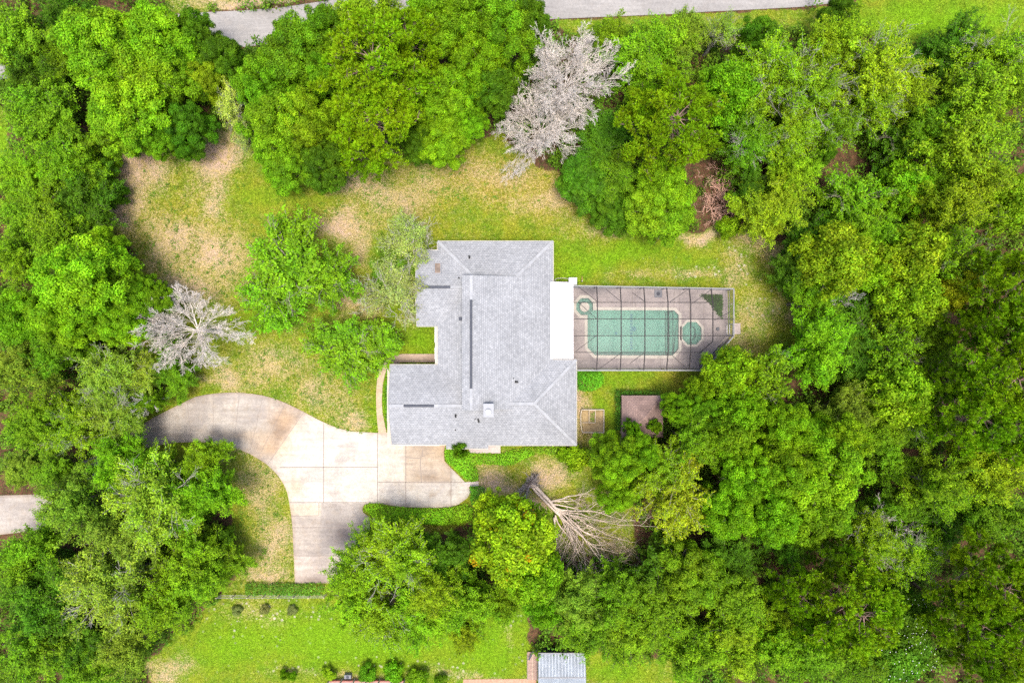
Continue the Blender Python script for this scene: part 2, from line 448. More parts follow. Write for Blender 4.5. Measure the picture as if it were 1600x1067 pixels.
def crown_billow(seed, nl=10, per=260, leaf=.27, lobe=.42, csize=(.42, .8), spiky=0.0, orange=False):
    rng = RES(seed); R = R0c
    lobes = [(0, 0, 8.6)]
    for i in range(nl):
        ring = .62 if i % 3 else .34
        a = 2*np.pi*(i/nl*1.0)+rng.uniform(-.3, .3); rr = R*ring*rng.uniform(.85, 1.12)
        lobes.append((rr*math.cos(a), rr*math.sin(a), 8.3-1.9*(rr/(R*.75))**2+rng.uniform(-.5, .5)))
    for i in range(6):
        a = i*1.05+rng.uniform(-.3, .3); lobes.append((R*.62*math.cos(a), R*.62*math.sin(a), rng.uniform(4.4, 5.6)))
    P, N, K, Z = [], [], [], []
    for lx, ly, lz in lobes:
        lr = R*lobe*rng.uniform(.7, 1.1)
        m = int(rng.uniform(11, 15)); d = sph(rng, m, -.35)
        for c in d:
            cr = rng.uniform(*csize); cc = np.array([lx, ly, lz])+c*np.array([lr, lr, lr*.95])*rng.uniform(.8, 1.25)
            k = int(per*cr*cr/.56); q = sph(rng, k, -.45)
            rad = cr*(rng.uniform(0, 1, k)**.33)[:, None]*np.array([1, 1, .85])
            w = 1+.12*rng.normal(size=(k, 1))+spiky*np.abs(rng.normal(size=(k, 1)))
            P.append(cc+q*rad*w); N.append(q*.9+np.array([0, 0, .55])+rng.normal(size=(k, 3))*.45)
            b = rng.uniform(.72, 1.3)
            K.append(np.full(k, b)); Z.append(np.full(k, 1.0 if (orange and rng.uniform() < .07) else 0.0))
    P, N, K, Z = np.concatenate(P), np.concatenate(N), np.concatenate(K), np.concatenate(Z)
    V, F = leaves_np(rng, P, N, leaf*rng.uniform(.7, 1.3, len(P)))
    T = tintset(rng, len(P), K, 4)
    if orange:
        z = np.repeat(Z*(rng.uniform(size=len(P)) < .75), 4)[:, None]
        T = T*(1-z)+z*np.array([[2.1, .80, .6]])
    out = limbs_to(rng, lobes, H0)
    return mesh_np("crown", V, F, M['leaf'], T), out_mesh("trunk", out, M['bark'])
def crown_feather(seed, nb=75, twigs=9, per=34, leaf=.19, wid=.4, sag=.0, bare=0, spread=.16, up=.12):
    """fine sprays of small leaves along radiating branches"""
    rng = RES(seed); R = R0c; P, N, K, out = [], [], [], []
    prev = np.zeros(3)
    for i in range(5):
        q = np.array([rng.normal()*.08, rng.normal()*.08, 1.25*(i+1)]); out.append((prev, q, .24-.02*i, .22-.02*i)); prev = q
    az0 = rng.uniform(0, 6.28, 7)
    for i in range(nb):
        a = az0[i % 7]+rng.normal()*.42; e = rng.uniform(.02, 1.35); L = R*rng.uniform(.8, 1.08)*(.72+.28*math.cos(e))
        s = np.array([0, 0, rng.uniform(2.6, 6.4)]); dv = np.array([math.cos(a)*math.cos(e), math.sin(a)*math.cos(e), math.sin(e)*.85])
        pts = [s]; d = dv.copy()
        for k in range(6):
            d = unit((d+rng.normal(size=3)*.13+np.array([0, 0, up-.30*sag*k/6]))[None])[0]; pts.append(pts[-1]+d*L/6)
        for k in range(6): out.append((pts[k], pts[k+1], .075*(1-.14*k), .075*(1-.14*(k+1))))
        for w in range(twigs):
            f = rng.uniform(1.8, 6); k = min(int(f), 5); p = pts[k]+(pts[k+1]-pts[k])*(f-k)
            td = unit((unit((pts[k+1]-pts[k])[None])[0]*.9+rng.normal(size=3)*.6+np.array([0, 0, .15-.4*sag]))[None])[0]; tl = rng.uniform(.5, 1.15)
            out.append((p, p+td*tl, .016, .008))
            kk = int(per*rng.uniform(.6, 1.3)); u = rng.uniform(0, 1.1, kk)[:, None]
            P.append(p+td*tl*u+rng.normal(size=(kk, 3))*spread*(1.15-.5*u)); N.append(np.array([0, 0, .8])+rng.normal(size=(kk, 3))*.6+td*.3)
            K.append(np.full(kk, rng.uniform(.8, 1.22)))
    for i in range(bare):
        a = rng.uniform(0, 6.28); e = rng.uniform(.5, 1.3); s = np.array([math.cos(a)*R*.35, math.sin(a)*R*.35, 7.2])
        grow(rng, s, (math.cos(a)*math.cos(e), math.sin(a)*math.cos(e), math.sin(e)), rng.uniform(1.3, 2.1), .03, 2, out, 4, .2, .03, (5, 4), (.3, .8), .6, .009)
    P, N, K = np.concatenate(P), np.concatenate(N), np.concatenate(K)
    V, F = leaves_np(rng, P, N, leaf*rng.uniform(.7, 1.35, len(P)), wid)
    return mesh_np("crown", V, F, M['leaf'], tintset(rng, len(P), K, 4, .2, .08)), out_mesh("trunk", out, M['bark'])
def crown_pine(seed, tufts=900, needles=30, ln=.36):
    """open tufts of long needles at the ends of whorled boughs"""
    rng = RES(seed); R = R0c; out = []; prev = np.zeros(3)
    for i in range(9):
        q = np.array([rng.normal()*.07, rng.normal()*.07, 10.2*(i+1)/9]); out.append((prev, q, .22-.021*i, .22-.021*(i+1))); prev = q
    C, D = [], []
    nb = 44
    for i in range(nb):
        a = i*2.4+rng.uniform(-.3, .3); z = 5.6+4.6*(i/nb); L = R*(1.0-.62*(max(0, (z-6.5))/3.7)**1.4)*rng.uniform(.78, 1.1); d = np.array([math.cos(a), math.sin(a), .28])
        pts = [np.array([0, 0, z])]
        for k in range(5):
            d = unit((d+rng.normal(size=3)*.1+np.array([0, 0, .05]))[None])[0]; pts.append(pts[-1]+d*L/5)
        for k in range(5): out.append((pts[k], pts[k+1], .06*(1-.15*k), .06*(1-.15*(k+1))))
        m = int(tufts/nb*(.4+.9*L/R))
        for w in range(m):
            f = 5 if w == 0 else 5*rng.uniform(.25, 1)**.6; k = min(int(f), 4); p = pts[k]+(pts[k+1]-pts[k])*(f-k)
            td = unit((d*.6+rng.normal(size=3)*.75*np.array([1, 1, .5])+np.array([0, 0, .35]))[None])[0]; q = p+td*rng.uniform(.3, .8)
            out.append((p, q, .02, .014)); C.append(q); D.append(td*.35+np.array([0, 0, .9]))
    C, D = np.array(C), unit(np.array(D)); n = len(C)
    # needles: thin upright triangles fanning from each tuft centre, bowing outwards
    q = sph(rng, n*needles, -.15); base = np.repeat(C, needles, 0); ax = np.repeat(D, needles, 0)
    dr = unit(q+ax*.35); l = ln*rng.uniform(.75, 1.15, (len(q), 1)); w = unit(np.cross(dr, rng.normal(size=dr.shape)))*.024
    V = np.stack([base+dr*.05-w, base+dr*.05+w, base+dr*l*.7+w*1.2, base+dr*l+np.array([0, 0, .02]), base+dr*l*.7-w*1.2], 1).reshape(-1, 3)
    F = np.arange(len(V)).reshape(-1, 5)
    b = np.repeat(rng.uniform(.8, 1.2, n), needles)*rng.uniform(.85, 1.15, n*needles)
    # needle bases darker and browner, tips fresh green
    t = np.stack([b*rng.uniform(.9, 1.1, len(b)), b, b], 1); T = np.repeat(t, 5, 0).reshape(-1, 5, 3)
    T[:, :2] *= np.array([.95, .62, .8])
    return mesh_np("crown", V, F, M['needle'], np.clip(T.reshape(-1, 3), 0, 3)), out_mesh("trunk", out, M['bark'])
def crown_bush(seed, leaf=.17, n=26, per=230):
    """low rounded shrub, nominal radius 1.5 m and height 1.8 m"""
    rng = RES(seed); P, N, K, out = [], [], [], []
    for i in range(n):
        d = sph(rng, 1, 0)[0]; c = d*np.array([1.15, 1.15, .85])*rng.uniform(.55, 1)+np.array([0, 0, .65]); cr = rng.uniform(.28, .5)
        k = int(per*cr/.4); q = sph(rng, k, -.5)
        P.append(c+q*cr*(rng.uniform(0, 1, (k, 1))**.33)*(1+.15*rng.normal(size=(k, 1)))); N.append(q+np.array([0, 0, .5])+rng.normal(size=(k, 3))*.5); K.append(np.full(k, rng.uniform(.8, 1.2)))
        out.append((np.array([d[0]*.1, d[1]*.1, 0]), c, .03, .012))
    P, N, K = np.concatenate(P), np.concatenate(N), np.concatenate(K); P[:, 2] = np.maximum(P[:, 2], .05)
    V, F = leaves_np(rng, P, N, leaf*rng.uniform(.7, 1.3, len(P)), .6)
    return mesh_np("foliage", V, F, M['leaf'], tintset(rng, len(P), K, 4)), out_mesh("branches", out, M['bark'])
def dead_crown(seed, limbs=13, R=5.2, h=9.0, kids=(6, 6, 5), lean=(0, 0), width=.008, elev=(.12, 1.1), trunk_r=.26):
    rng = RES(seed); out = []; prev = np.zeros(3); top = np.array([lean[0], lean[1], h*.45])
    for i in range(5):
        q = top*(i+1)/5+rng.normal(size=3)*.04; out.append((prev, q, trunk_r*(1-.09*i), trunk_r*(1-.09*(i+1)))); prev = q
    for i in range(limbs):
        a = 2*np.pi*i/limbs+rng.uniform(-.25, .25); e = rng.uniform(*elev)
        s = top*rng.uniform(.8, 1.0)
        grow(rng, s, (math.cos(a)*math.cos(e)+lean[0]*.12, math.sin(a)*math.cos(e)+lean[1]*.12, math.sin(e)), R*rng.uniform(.6, .98), .055*rng.uniform(.7, 1.1), len(kids), out, 7, .12, .03, kids, (.22, .72), .5, width, .14)
    return out_mesh("branches", out, M['bark'])

PROTO = {}
def protos():
    for i in range(4): PROTO.setdefault('oak', []).append(crown_billow(100+i, 10+i % 3, 420, .215))
    for i in range(3): PROTO.setdefault('maple', []).append(crown_billow(200+i, 12, 210, .31, .40, (.4, .75), .22))
    for i in range(3): PROTO.setdefault('open', []).append(crown_feather(270+i, 62, 9, 26, .23, .6, .1, 3, .17, .06))
    PROTO['orange'] = [crown_billow(250, 13, 230, .31, .40, (.4, .75), .2, True)]
    for i in range(4): PROTO.setdefault('feather', []).append(crown_feather(300+i, 100, 11, 48, .19))
    for i in range(3): PROTO.setdefault('lichen', []).append(crown_feather(350+i, 95, 10, 46, .18, .4, 0, 9))
    for i in range(2): PROTO.setdefault('willow', []).append(crown_feather(400+i, 90, 10, 38, .21, .34, 1.0, 0, .12))
    for i in range(2): PROTO.setdefault('sparse', []).append(crown_feather(450+i, 60, 9, 24, .17, .45, 0, 14, .16, .2))
    for i in range(3): PROTO.setdefault('pine', []).append(crown_pine(500+i))
    for i in range(4): PROTO.setdefault('bush', []).append(crown_bush(600+i))
protos()
BARKS = {'oak': (.16, .12, .09), 'maple': (.20, .17, .13), 'open': (.30, .26, .2), 'orange': (.2, .16, .12), 'feather': (.15, .13, .09), 'lichen': (.42, .39, .33),
         'willow': (.42, .38, .24), 'sparse': (.44, .40, .35), 'pine': (.30, .20, .16), 'bush': (.16, .12, .08)}
NAMES = {'oak': 'oak_tree', 'maple': 'maple_tree', 'open': 'spreading_tree', 'orange': 'maple_tree', 'feather': 'leafy_tree', 'lichen': 'mossy_tree', 'willow': 'willow_tree',
         'sparse': 'sparse_tree', 'pine': 'pine_tree', 'bush': 'shrub'}
TREE_COUNT = [0]
def tree(kind, px, py, rpx, h, col, label, group, squash=(1, 1), rz=None):
    """px, py: middle of the crown in the photo; rpx its radius there; h the height in metres"""
    i = TREE_COUNT[0]; TREE_COUNT[0] += 1; rng = RES(7000+i)
    var = PROTO[kind][i % len(PROTO[kind])]
    zc = h*(.5 if kind == 'bush' else .72)
    x, y = W(px, py, zc); r = rpx*S*(H-zc)/H*(1.09 if kind in ('feather', 'lichen', 'willow') and rpx > 35 and group != 'trees standing in the lawn' else .88 if (kind in ('oak', 'maple') and 850 < px < 1250 and 560 < py < 850) else 1)
    root = empty(NAMES[kind], (x, y, 0), rng.uniform(0, 6.28) if rz is None else rz)
    base, hh = (1.55, 1.75) if kind == 'bush' else (R0c*(1.06 if kind in ('oak', 'maple', 'orange') else .92), H0)
    sx, sy, sz = r/base*squash[0], r/base*squash[1], h/hh
    root.scale = (sx, sy, sz)
    tag(root, label, 'shrub' if kind == 'bush' else 'tree', group)
    j = (1+rng.uniform(-.16, .14))*(.96 if group.startswith('trees of the wood') else 1)*np.array([1+rng.uniform(-.20, .02), 1, .5])
    c = link('foliage' if kind == 'bush' else 'crown', var[0], root, None, np.array(col)*j)
    b = link('branches' if kind == 'bush' else 'trunk', var[1], root, None, BARKS[kind])
    return root
def dead_tree(px, py, zc, rz, sc, col, label, me, name='dead_tree', group='bare dead trees'):
    x, y = W(px, py, zc); root = empty(name, (x, y, 0), rz); root.scale = sc
    tag(root, label, 'tree', group); link('branches', me, root, None, col); return root

# ---------------------------------------------------------------- clipped and planted beds
def inpoly(x, y, poly):
    r = np.zeros(np.shape(x), bool); n = len(poly)
    for i in range(n):
        x0, y0 = poly[i]; x1, y1 = poly[(i+1) % n]
        if y0 == y1: continue
        c = ((y0 > y) != (y1 > y)) & (x < (x1-x0)*(y-y0)/(y1-y0)+x0); r ^= c
    return r
def dist_poly(x, y, poly):
    d = np.full(np.shape(x), 1e9); n = len(poly)
    for i in range(n):
        a = np.array(poly[i], float); b = np.array(poly[(i+1) % n], float); ab = b-a; L = max(ab.dot(ab), 1e-9)
        t = np.clip(((x-a[0])*ab[0]+(y-a[1])*ab[1])/L, 0, 1); d = np.minimum(d, np.hypot(x-a[0]-ab[0]*t, y-a[1]-ab[1]*t))
    return d
def hedge(seed, pxpoly, h, col, label, name='hedge', group=None, leaf=.15, dens=95, rough=.10, edge=.35, cat='hedge', kind=None):
    rng = RES(seed); poly = [W(p[0], p[1], h*.8) for p in pxpoly]; P = np.array(poly)
    x0, y0 = P.min(0); x1, y1 = P.max(0); n = int((x1-x0)*(y1-y0)*dens)
    x = rng.uniform(x0, x1, n); y = rng.uniform(y0, y1, n); m = inpoly(x, y, poly); x, y = x[m], y[m]; n = len(x)
    d = dist_poly(x, y, poly)
    bump = .5*np.sin(x*3.1+seed)*np.sin(y*2.7+1.3*seed)+.5*np.sin(x*6.3-y*5.1)
    top = h*np.clip((d/edge), .12, 1)**.45+rough*bump*np.minimum(1, d/edge)
    z = np.where(rng.uniform(size=n) < .35, top*rng.uniform(.15, 1, n), top-np.abs(rng.normal(size=n))*.05)
    ox, oy = rng.normal(size=n)*.05, rng.normal(size=n)*.05
    N = np.stack([rng.normal(size=n)*.5, rng.normal(size=n)*.5, np.ones(n)], 1)
    V, F = leaves_np(rng, np.stack([x+ox, y+oy, np.maximum(z, .03)], 1), N, leaf*rng.uniform(.7, 1.4, n), .6)
    cx, cy = P.mean(0); V = V-np.array([cx, cy, 0])
    root = empty(name, (cx, cy, 0)); tag(root, label, cat, group, kind)
    link('foliage', mesh_np('foliage', V, F, M['leaf'], tintset(rng, n, 1+.12*bump, 4)), root, None, col)
    out = []
    for i in range(0, min(n, 4000), 40): out.append((np.array([x[i]-cx, y[i]-cy, 0]), np.array([x[i]-cx+.1, y[i]-cy, z[i]*.9]), .02, .01))
    link('branches', out_mesh('branches', out, M['bark']), root, None, (.16, .12, .08))
    return root
# ---------------------------------------------------------------- ground, road, driveway, paths
def vnoise(x, y, scale, seed):
    rng = RES(seed); G = rng.uniform(0, 1, (256, 256)); u = x/scale+1000; v = y/scale+1000
    i = np.floor(u).astype(int); j = np.floor(v).astype(int); fu, fv = u-i, v-j; fu = fu*fu*(3-2*fu); fv = fv*fv*(3-2*fv)
    g = lambda a, b: G[a % 256, b % 256]
    return (g(i, j)*(1-fu)+g(i+1, j)*fu)*(1-fv)+(g(i, j+1)*(1-fu)+g(i+1, j+1)*fu)*fv
def fbm(x, y, scale, seed, o=4):
    s = 0; a = 1; t = 0
    for k in range(o): s = s+a*vnoise(x, y, scale/2**k, seed+k); t += a; a *= .55
    return s/t
# all coordinates below are photo pixels of things lying on the ground
DRIVE = [(-40, 775), (65, 772), (130, 720), (190, 684), (240, 652), (278.8, 632.5), (305, 620), (322, 616.5), (340, 614.3), (358, 613.2), (375, 613.6), (393, 615), (410, 617.8), (428, 622.5), (445, 629), (462, 637), (480, 646.5), (497, 655.5), (515, 664), (532, 670), (550, 673.8), (585, 676),
         (590, 676), (612, 676), (612, 690), (697, 690), (693.5, 706), (694.5, 720), (704, 730.5), (715, 741), (725, 751.5), (732, 760), (736, 768), (730, 778), (716, 788), (704, 791.8), (680, 793), (655, 792.5), (636, 792), (620, 791), (604, 788), (592, 786.5),
         (578, 786.5), (570, 788), (566.8, 791.8), (566, 796), (567.5, 800.5), (572, 804), (577, 807.5), (578, 839), (578, 880), (570, 910.8), (460.8, 910.8), (459, 870), (457, 825), (455, 806), (452.7, 790), (451, 780), (448.5, 769), (444, 758),
         (438, 748), (432, 740), (424, 732), (415, 724), (403, 716.5), (390, 709), (375, 702.5), (363, 698.5), (350.5, 695.5), (330, 692), (305, 690), (266.5, 692), (235, 698), (190, 718), (140, 760), (90, 808), (60, 828), (-40, 840)]
ROAD = [(-300, 40), (-40, 60), (120, 45), (240, 25), (330, 19), (380, 17), (440, 12), (520, 0), (620, -15), (900, -75), (1500, -150), (2300, -190), (2300, -60), (1700, -45), (1500, -25), (1400, -12), (1310, 4), (1255, 11), (1200, 14), (1100, 19), (1060, 22), (960, 26), (868, 30), (760, 38), (600, 52), (480, 62), (345, 78), (-40, 130), (-300, 150)]
DECKP = [(864, 440), (896, 440), (896, 450), (1136, 452), (1137, 470), (1137, 527), (1092, 569), (1092, 575.5), (901, 575.5), (901, 562), (864, 562)]
HOUSE_FOOT = [(612, 575), (684, 575), (684, 505), (656, 505), (656, 396), (688, 396), (688, 382), (860, 382), (860, 566), (897, 566), (897, 690), (612, 690)]
def blob(px, py, bl):
    s = np.zeros(px.shape)
    for b in bl:
        cx, cy, rx, ry, w = b[:5]; s = np.maximum(s, w*np.exp(-(((px-cx)/rx)**2+((py-cy)/ry)**2)))
    return s
DIRT = [(225, 262, 42, 42, .85), (200, 320, 30, 60, .75), (190, 345, 14, 30, .95), (330, 250, 38, 48, 1.0), (352, 300, 26, 50, .6), (270, 380, 50, 45, .6), (330, 400, 70, 55, .62), (300, 450, 60, 34, .6), (240, 400, 20, 50, .45),
        (530, 345, 50, 26, .72), (570, 290, 60, 28, .58), (620, 310, 50, 30, .5), (660, 285, 50, 30, .4), (570, 375, 30, 30, .6), (520, 345, 30, 20, .6), (760, 265, 100, 28, .38), (740, 300, 70, 20, .3), (850, 305, 50, 25, .4), (960, 350, 50, 14, .4),
        (550, 455, 24, 34, .65), (575, 470, 22, 22, .5), (640, 500, 16, 18, .5), (420, 580, 70, 40, .5), (500, 620, 60, 40, .45), (560, 650, 40, 22, .5), (350, 585, 30, 22, .6), (330, 600, 40, 12, .5),
        (410, 770, 36, 60, .5), (430, 850, 34, 50, .55), (420, 895, 40, 16, .7), (375, 705, 22, 18, .7), (785, 745, 36, 26, .8), (765, 760, 22, 20, .7), (870, 740, 30, 26, .75), (850, 790, 22, 24, .6), (900, 700, 10, 12, .5), (900, 640, 14, 40, .7),
        (1080, 360, 45, 14, .75), (1130, 330, 20, 26, .9), (1180, 385, 30, 16, .5), (1195, 380, 30, 30, .6), (1150, 430, 26, 26, .5), (1180, 480, 26, 50, .4), (1170, 530, 26, 50, .3), (1215, 470, 18, 34, .4), (1090, 425, 60, 9, .5), (1010, 432, 60, 6, .35), (1240, 480, 14, 20, .6),
        (410, 960, 60, 18, .3), (440, 975, 30, 20, .45), (280, 1030, 40, 16, .5), (560, 1052, 120, 9, .6), (700, 1045, 60, 12, .5), (760, 1055, 60, 6, .7), (250, 1045, 30, 20, .6), (803, 1000, 9, 22, .6),
        (380, 5, 80, 16, .8), (560, -8, 80, 12, .5), (10, 190, 22, 40, .5), (0, 130, 12, 60, .5), (640, 848, 90, 16, .3), (920, 655, 18, 28, .55), (1010, 730, 40, 20, .3), (960, 880, 40, 30, .5), (1060, 645, 26, 20, .3), (1520, 1050, 90, 16, .5), (1440, 1030, 30, 20, .5)]
LUSH = [(440, 310, 60, 20, .7), (500, 310, 30, 16, .6), (960, 395, 90, 22, .9), (900, 420, 40, 20, .9), (1050, 400, 50, 10, .5), (960, 600, 60, 16, .6), (655, 535, 34, 26, .8), (592, 620, 14, 60, .8), (540, 1000, 220, 50, .95), (380, 1010, 90, 40, .9), (750, 1000, 90, 50, .9), (980, 1050, 60, 20, .7),
        (1480, 25, 140, 30, 1.2), (1000, 40, 120, 10, .7), (0, 230, 30, 60, .8), (415, 490, 40, 20, .6), (620, 430, 20, 80, .4), (950, 640, 12, 30, .5)]
ORANGE = [(780, 275, 130, 40, .9), (860, 300, 60, 40, .8), (660, 300, 60, 40, .6), (280, 380, 110, 90, .6), (500, 330, 80, 40, .5), (640, 848, 90, 20, .75), (925, 700, 20, 40, .6), (1060, 600, 30, 20, .5), (800, 745, 60, 30, .4), (1180, 560, 40, 30, .3), (920, 650, 20, 26, .5), (560, 455, 40, 40, .4), (410, 800, 60, 120, .25), (450, 600, 120, 40, .25)]
CLUMP = [(330, 430, 130, 70, .8), (560, 300, 110, 45, .9), (700, 300, 90, 35, .6), (470, 610, 130, 50, .9), (420, 800, 70, 120, .9), (270, 370, 80, 70, .7), (800, 270, 60, 30, .5), (560, 640, 60, 40, .8)]
SPECK = [(420, 965, 110, 36, 1.), (640, 1030, 160, 16, .7), (800, 1000, 20, 50, .7), (560, 1050, 140, 14, .9), (30, 120, 40, 120, .6), (1170, 440, 60, 60, .8), (1100, 425, 120, 12, .8), (1480, 1040, 120, 30, .7), (20, 1010, 30, 30, .8), (380, 10, 100, 20, .8)]
YARD = [(185, 230), (250, 215), (370, 190), (420, 270), (520, 265), (700, 240), (770, 200), (880, 280), (980, 330), (1080, 350), (1140, 340), (1240, 370), (1260, 470), (1250, 560), (1150, 620), (1060, 650), (960, 690), (1000, 780), (1000, 880), (900, 880), (780, 800), (740, 820), (580, 870), (520, 930), (820, 940), (830, 1010), (1060, 1030), (1100, 1110), (900, 1130), (230, 1130), (240, 1020), (330, 940), (380, 900), (340, 720), (200, 700), (240, 620), (300, 590), (190, 540), (250, 470), (160, 350)]
OPEN2 = [(860, 34), (1330, 10), (1400, -60), (2300, -60), (2300, 30), (1560, 60), (1420, 70), (1330, 50), (1120, 50), (900, 60)]
OPEN3 = [(-300, 180), (10, 170), (20, 300), (-300, 300)]
OPEN4 = [(260, -400), (1500, -400), (900, -80), (520, -5), (330, 18), (260, 20)]
def build_ground():
    cx = np.concatenate([-np.geomspace(1500, 64, 14)[:-1], np.arange(-64, 64.01, .36), np.geomspace(64, 1500, 14)[1:]])
    cy = np.concatenate([-np.geomspace(1500, 46, 14)[:-1], np.arange(-46, 46.01, .36), np.geomspace(46, 1500, 14)[1:]])
    X, Y = np.meshgrid(cx, cy); nx, ny = len(cx), len(cy)
    PX = X/S+800; PY = 533.5-Y/S
    WX = PX+60*(fbm(X, Y, 5, 11)-.5)+16*(fbm(X, Y, 1.2, 21)-.5); WY = PY+60*(fbm(X, Y, 5, 31)-.5)+16*(fbm(X, Y, 1.2, 41)-.5)
    inn = inpoly(WX, WY, YARD) | inpoly(PX, PY, OPEN2) | inpoly(PX, PY, OPEN3) | inpoly(PX, PY, OPEN4)
    litter = np.where(inn, 0., 1.)
    far = (np.abs(X) > 75) | (np.abs(Y) > 60); litter = np.where(far & (fbm(X, Y, 60, 5) > .5), 0, litter)
    litter = np.maximum(litter, blob(WX, WY, [(1290, 250, 40, 40, 1), (1410, 740, 50, 30, 1)]))
    # soften the forest floor's edge
    for _ in range(3): litter[1:-1, 1:-1] = (litter[1:-1, 1:-1]*2+litter[2:, 1:-1]+litter[:-2, 1:-1]+litter[1:-1, 2:]+litter[1:-1, :-2])/6
    dirt = blob(WX, WY, DIRT)*(.55+.9*fbm(X, Y, 2.5, 51)); base = .27*fbm(X, Y, 6, 61)
    dirt = np.clip(dirt*.82+base-.35*np.clip(blob(WX, WY, LUSH), 0, 1), 0, 1)
    Z = .10*(fbm(X, Y, 9, 71)-.5)-.03
    for pl, dz in ((DECKP, -1.7),):
        pw = [W(*p) for p in pl]; Z = np.where(inpoly(X, Y, pw) & (dist_poly(X, Y, pw) > .6), dz, Z)
    for pl in (DRIVE, ROAD, HOUSE_FOOT, DECKP):
        pw = [W(*p) for p in pl]; d = dist_poly(X, Y, pw); ins = inpoly(X, Y, pw)
        Z = np.where((Z > -1) & (ins | (d < .7)), -.035, Z)
    V = np.stack([X.ravel(), Y.ravel(), Z.ravel()], 1)
    i = np.arange(nx-1)[None, :]; j = np.arange(ny-1)[:, None]; a = (j*nx+i)
    F = np.stack([a, a+1, a+nx+1, a+nx], 2).reshape(-1, 4)
    me = mesh_np("ground", V, F, M['ground'])
    def attr(nm, r, g, b):
        at = me.color_attributes.new(nm, 'FLOAT_COLOR', 'POINT'); c = np.ones((X.size, 4), np.float32)
        c[:, 0], c[:, 1], c[:, 2] = r.ravel(), g.ravel(), b.ravel(); at.data.foreach_set("color", c.ravel())
    attr("zones", dirt, np.clip(litter, 0, 1), np.clip(blob(WX, WY, SPECK), 0, 1))
    attr("zones2", np.clip(blob(WX, WY, LUSH), 0, 1), np.clip(blob(WX, WY, ORANGE), 0, 1), np.clip(blob(WX, WY, CLUMP), 0, 1))
    tag(link("ground", me), kind='structure')
    return X, Y, litter, dirt
GX, GY, GL, GD = build_ground()

def slab(name, pxpoly, z, mat, tintf=None, step=.45, holes=(), skirt=.16, kind='structure', world_pts=False):
    """flat slab cut into small cells so stains can be stored per vertex; real edge faces down to the ground"""
    pts = pxpoly if world_pts else [W(*p, z) for p in pxpoly]
    bm = bmesh.new(); es = []
    for ring in [pts]+list(holes):
        vs = [bm.verts.new((*p, z)) for p in ring]
        es += [bm.edges.new((vs[k], vs[(k+1) % len(vs)])) for k in range(len(vs))]
    bmesh.ops.triangle_fill(bm, edges=es, use_beauty=True, use_dissolve=False)
    for f in bm.faces:
        if f.normal.z < 0: f.normal_flip()
    P = np.array(pts); (x0, y0), (x1, y1) = P.min(0), P.max(0)
    for ax, lo, hi in ((0, x0, x1), (1, y0, y1)):
        for v in np.arange(lo+step, hi, step):
            co = (v, 0, 0) if ax == 0 else (0, v, 0); no = (1, 0, 0) if ax == 0 else (0, 1, 0)
            bmesh.ops.bisect_plane(bm, geom=bm.verts[:]+bm.edges[:]+bm.faces[:], plane_co=co, plane_no=no)
    be = [e for e in bm.edges if e.is_boundary]
    r = bmesh.ops.extrude_edge_only(bm, edges=be)
    bmesh.ops.translate(bm, verts=[g for g in r['geom'] if isinstance(g, bmesh.types.BMVert)], vec=(0, 0, -skirt))
    bmesh.ops.recalc_face_normals(bm, faces=bm.faces)
    if sum(f.normal.z*f.calc_area() for f in bm.faces) < 0:
        for f in bm.faces: f.normal_flip()
    me = bpy.data.meshes.new(name); bm.to_mesh(me); bm.free(); me.materials.append(mat)
    co = np.zeros(len(me.vertices)*3, np.float32); me.vertices.foreach_get("co", co); co = co.reshape(-1, 3)
    t = np.ones((len(co), 4), np.float32)
    if tintf: t[:, :3] = tintf(co[:, 0], co[:, 1])
    a = me.color_attributes.new("tint", 'FLOAT_COLOR', 'POINT'); a.data.foreach_set("color", t.ravel())
    o = link(name, me)
    if kind: tag(o, kind=kind)
    return o
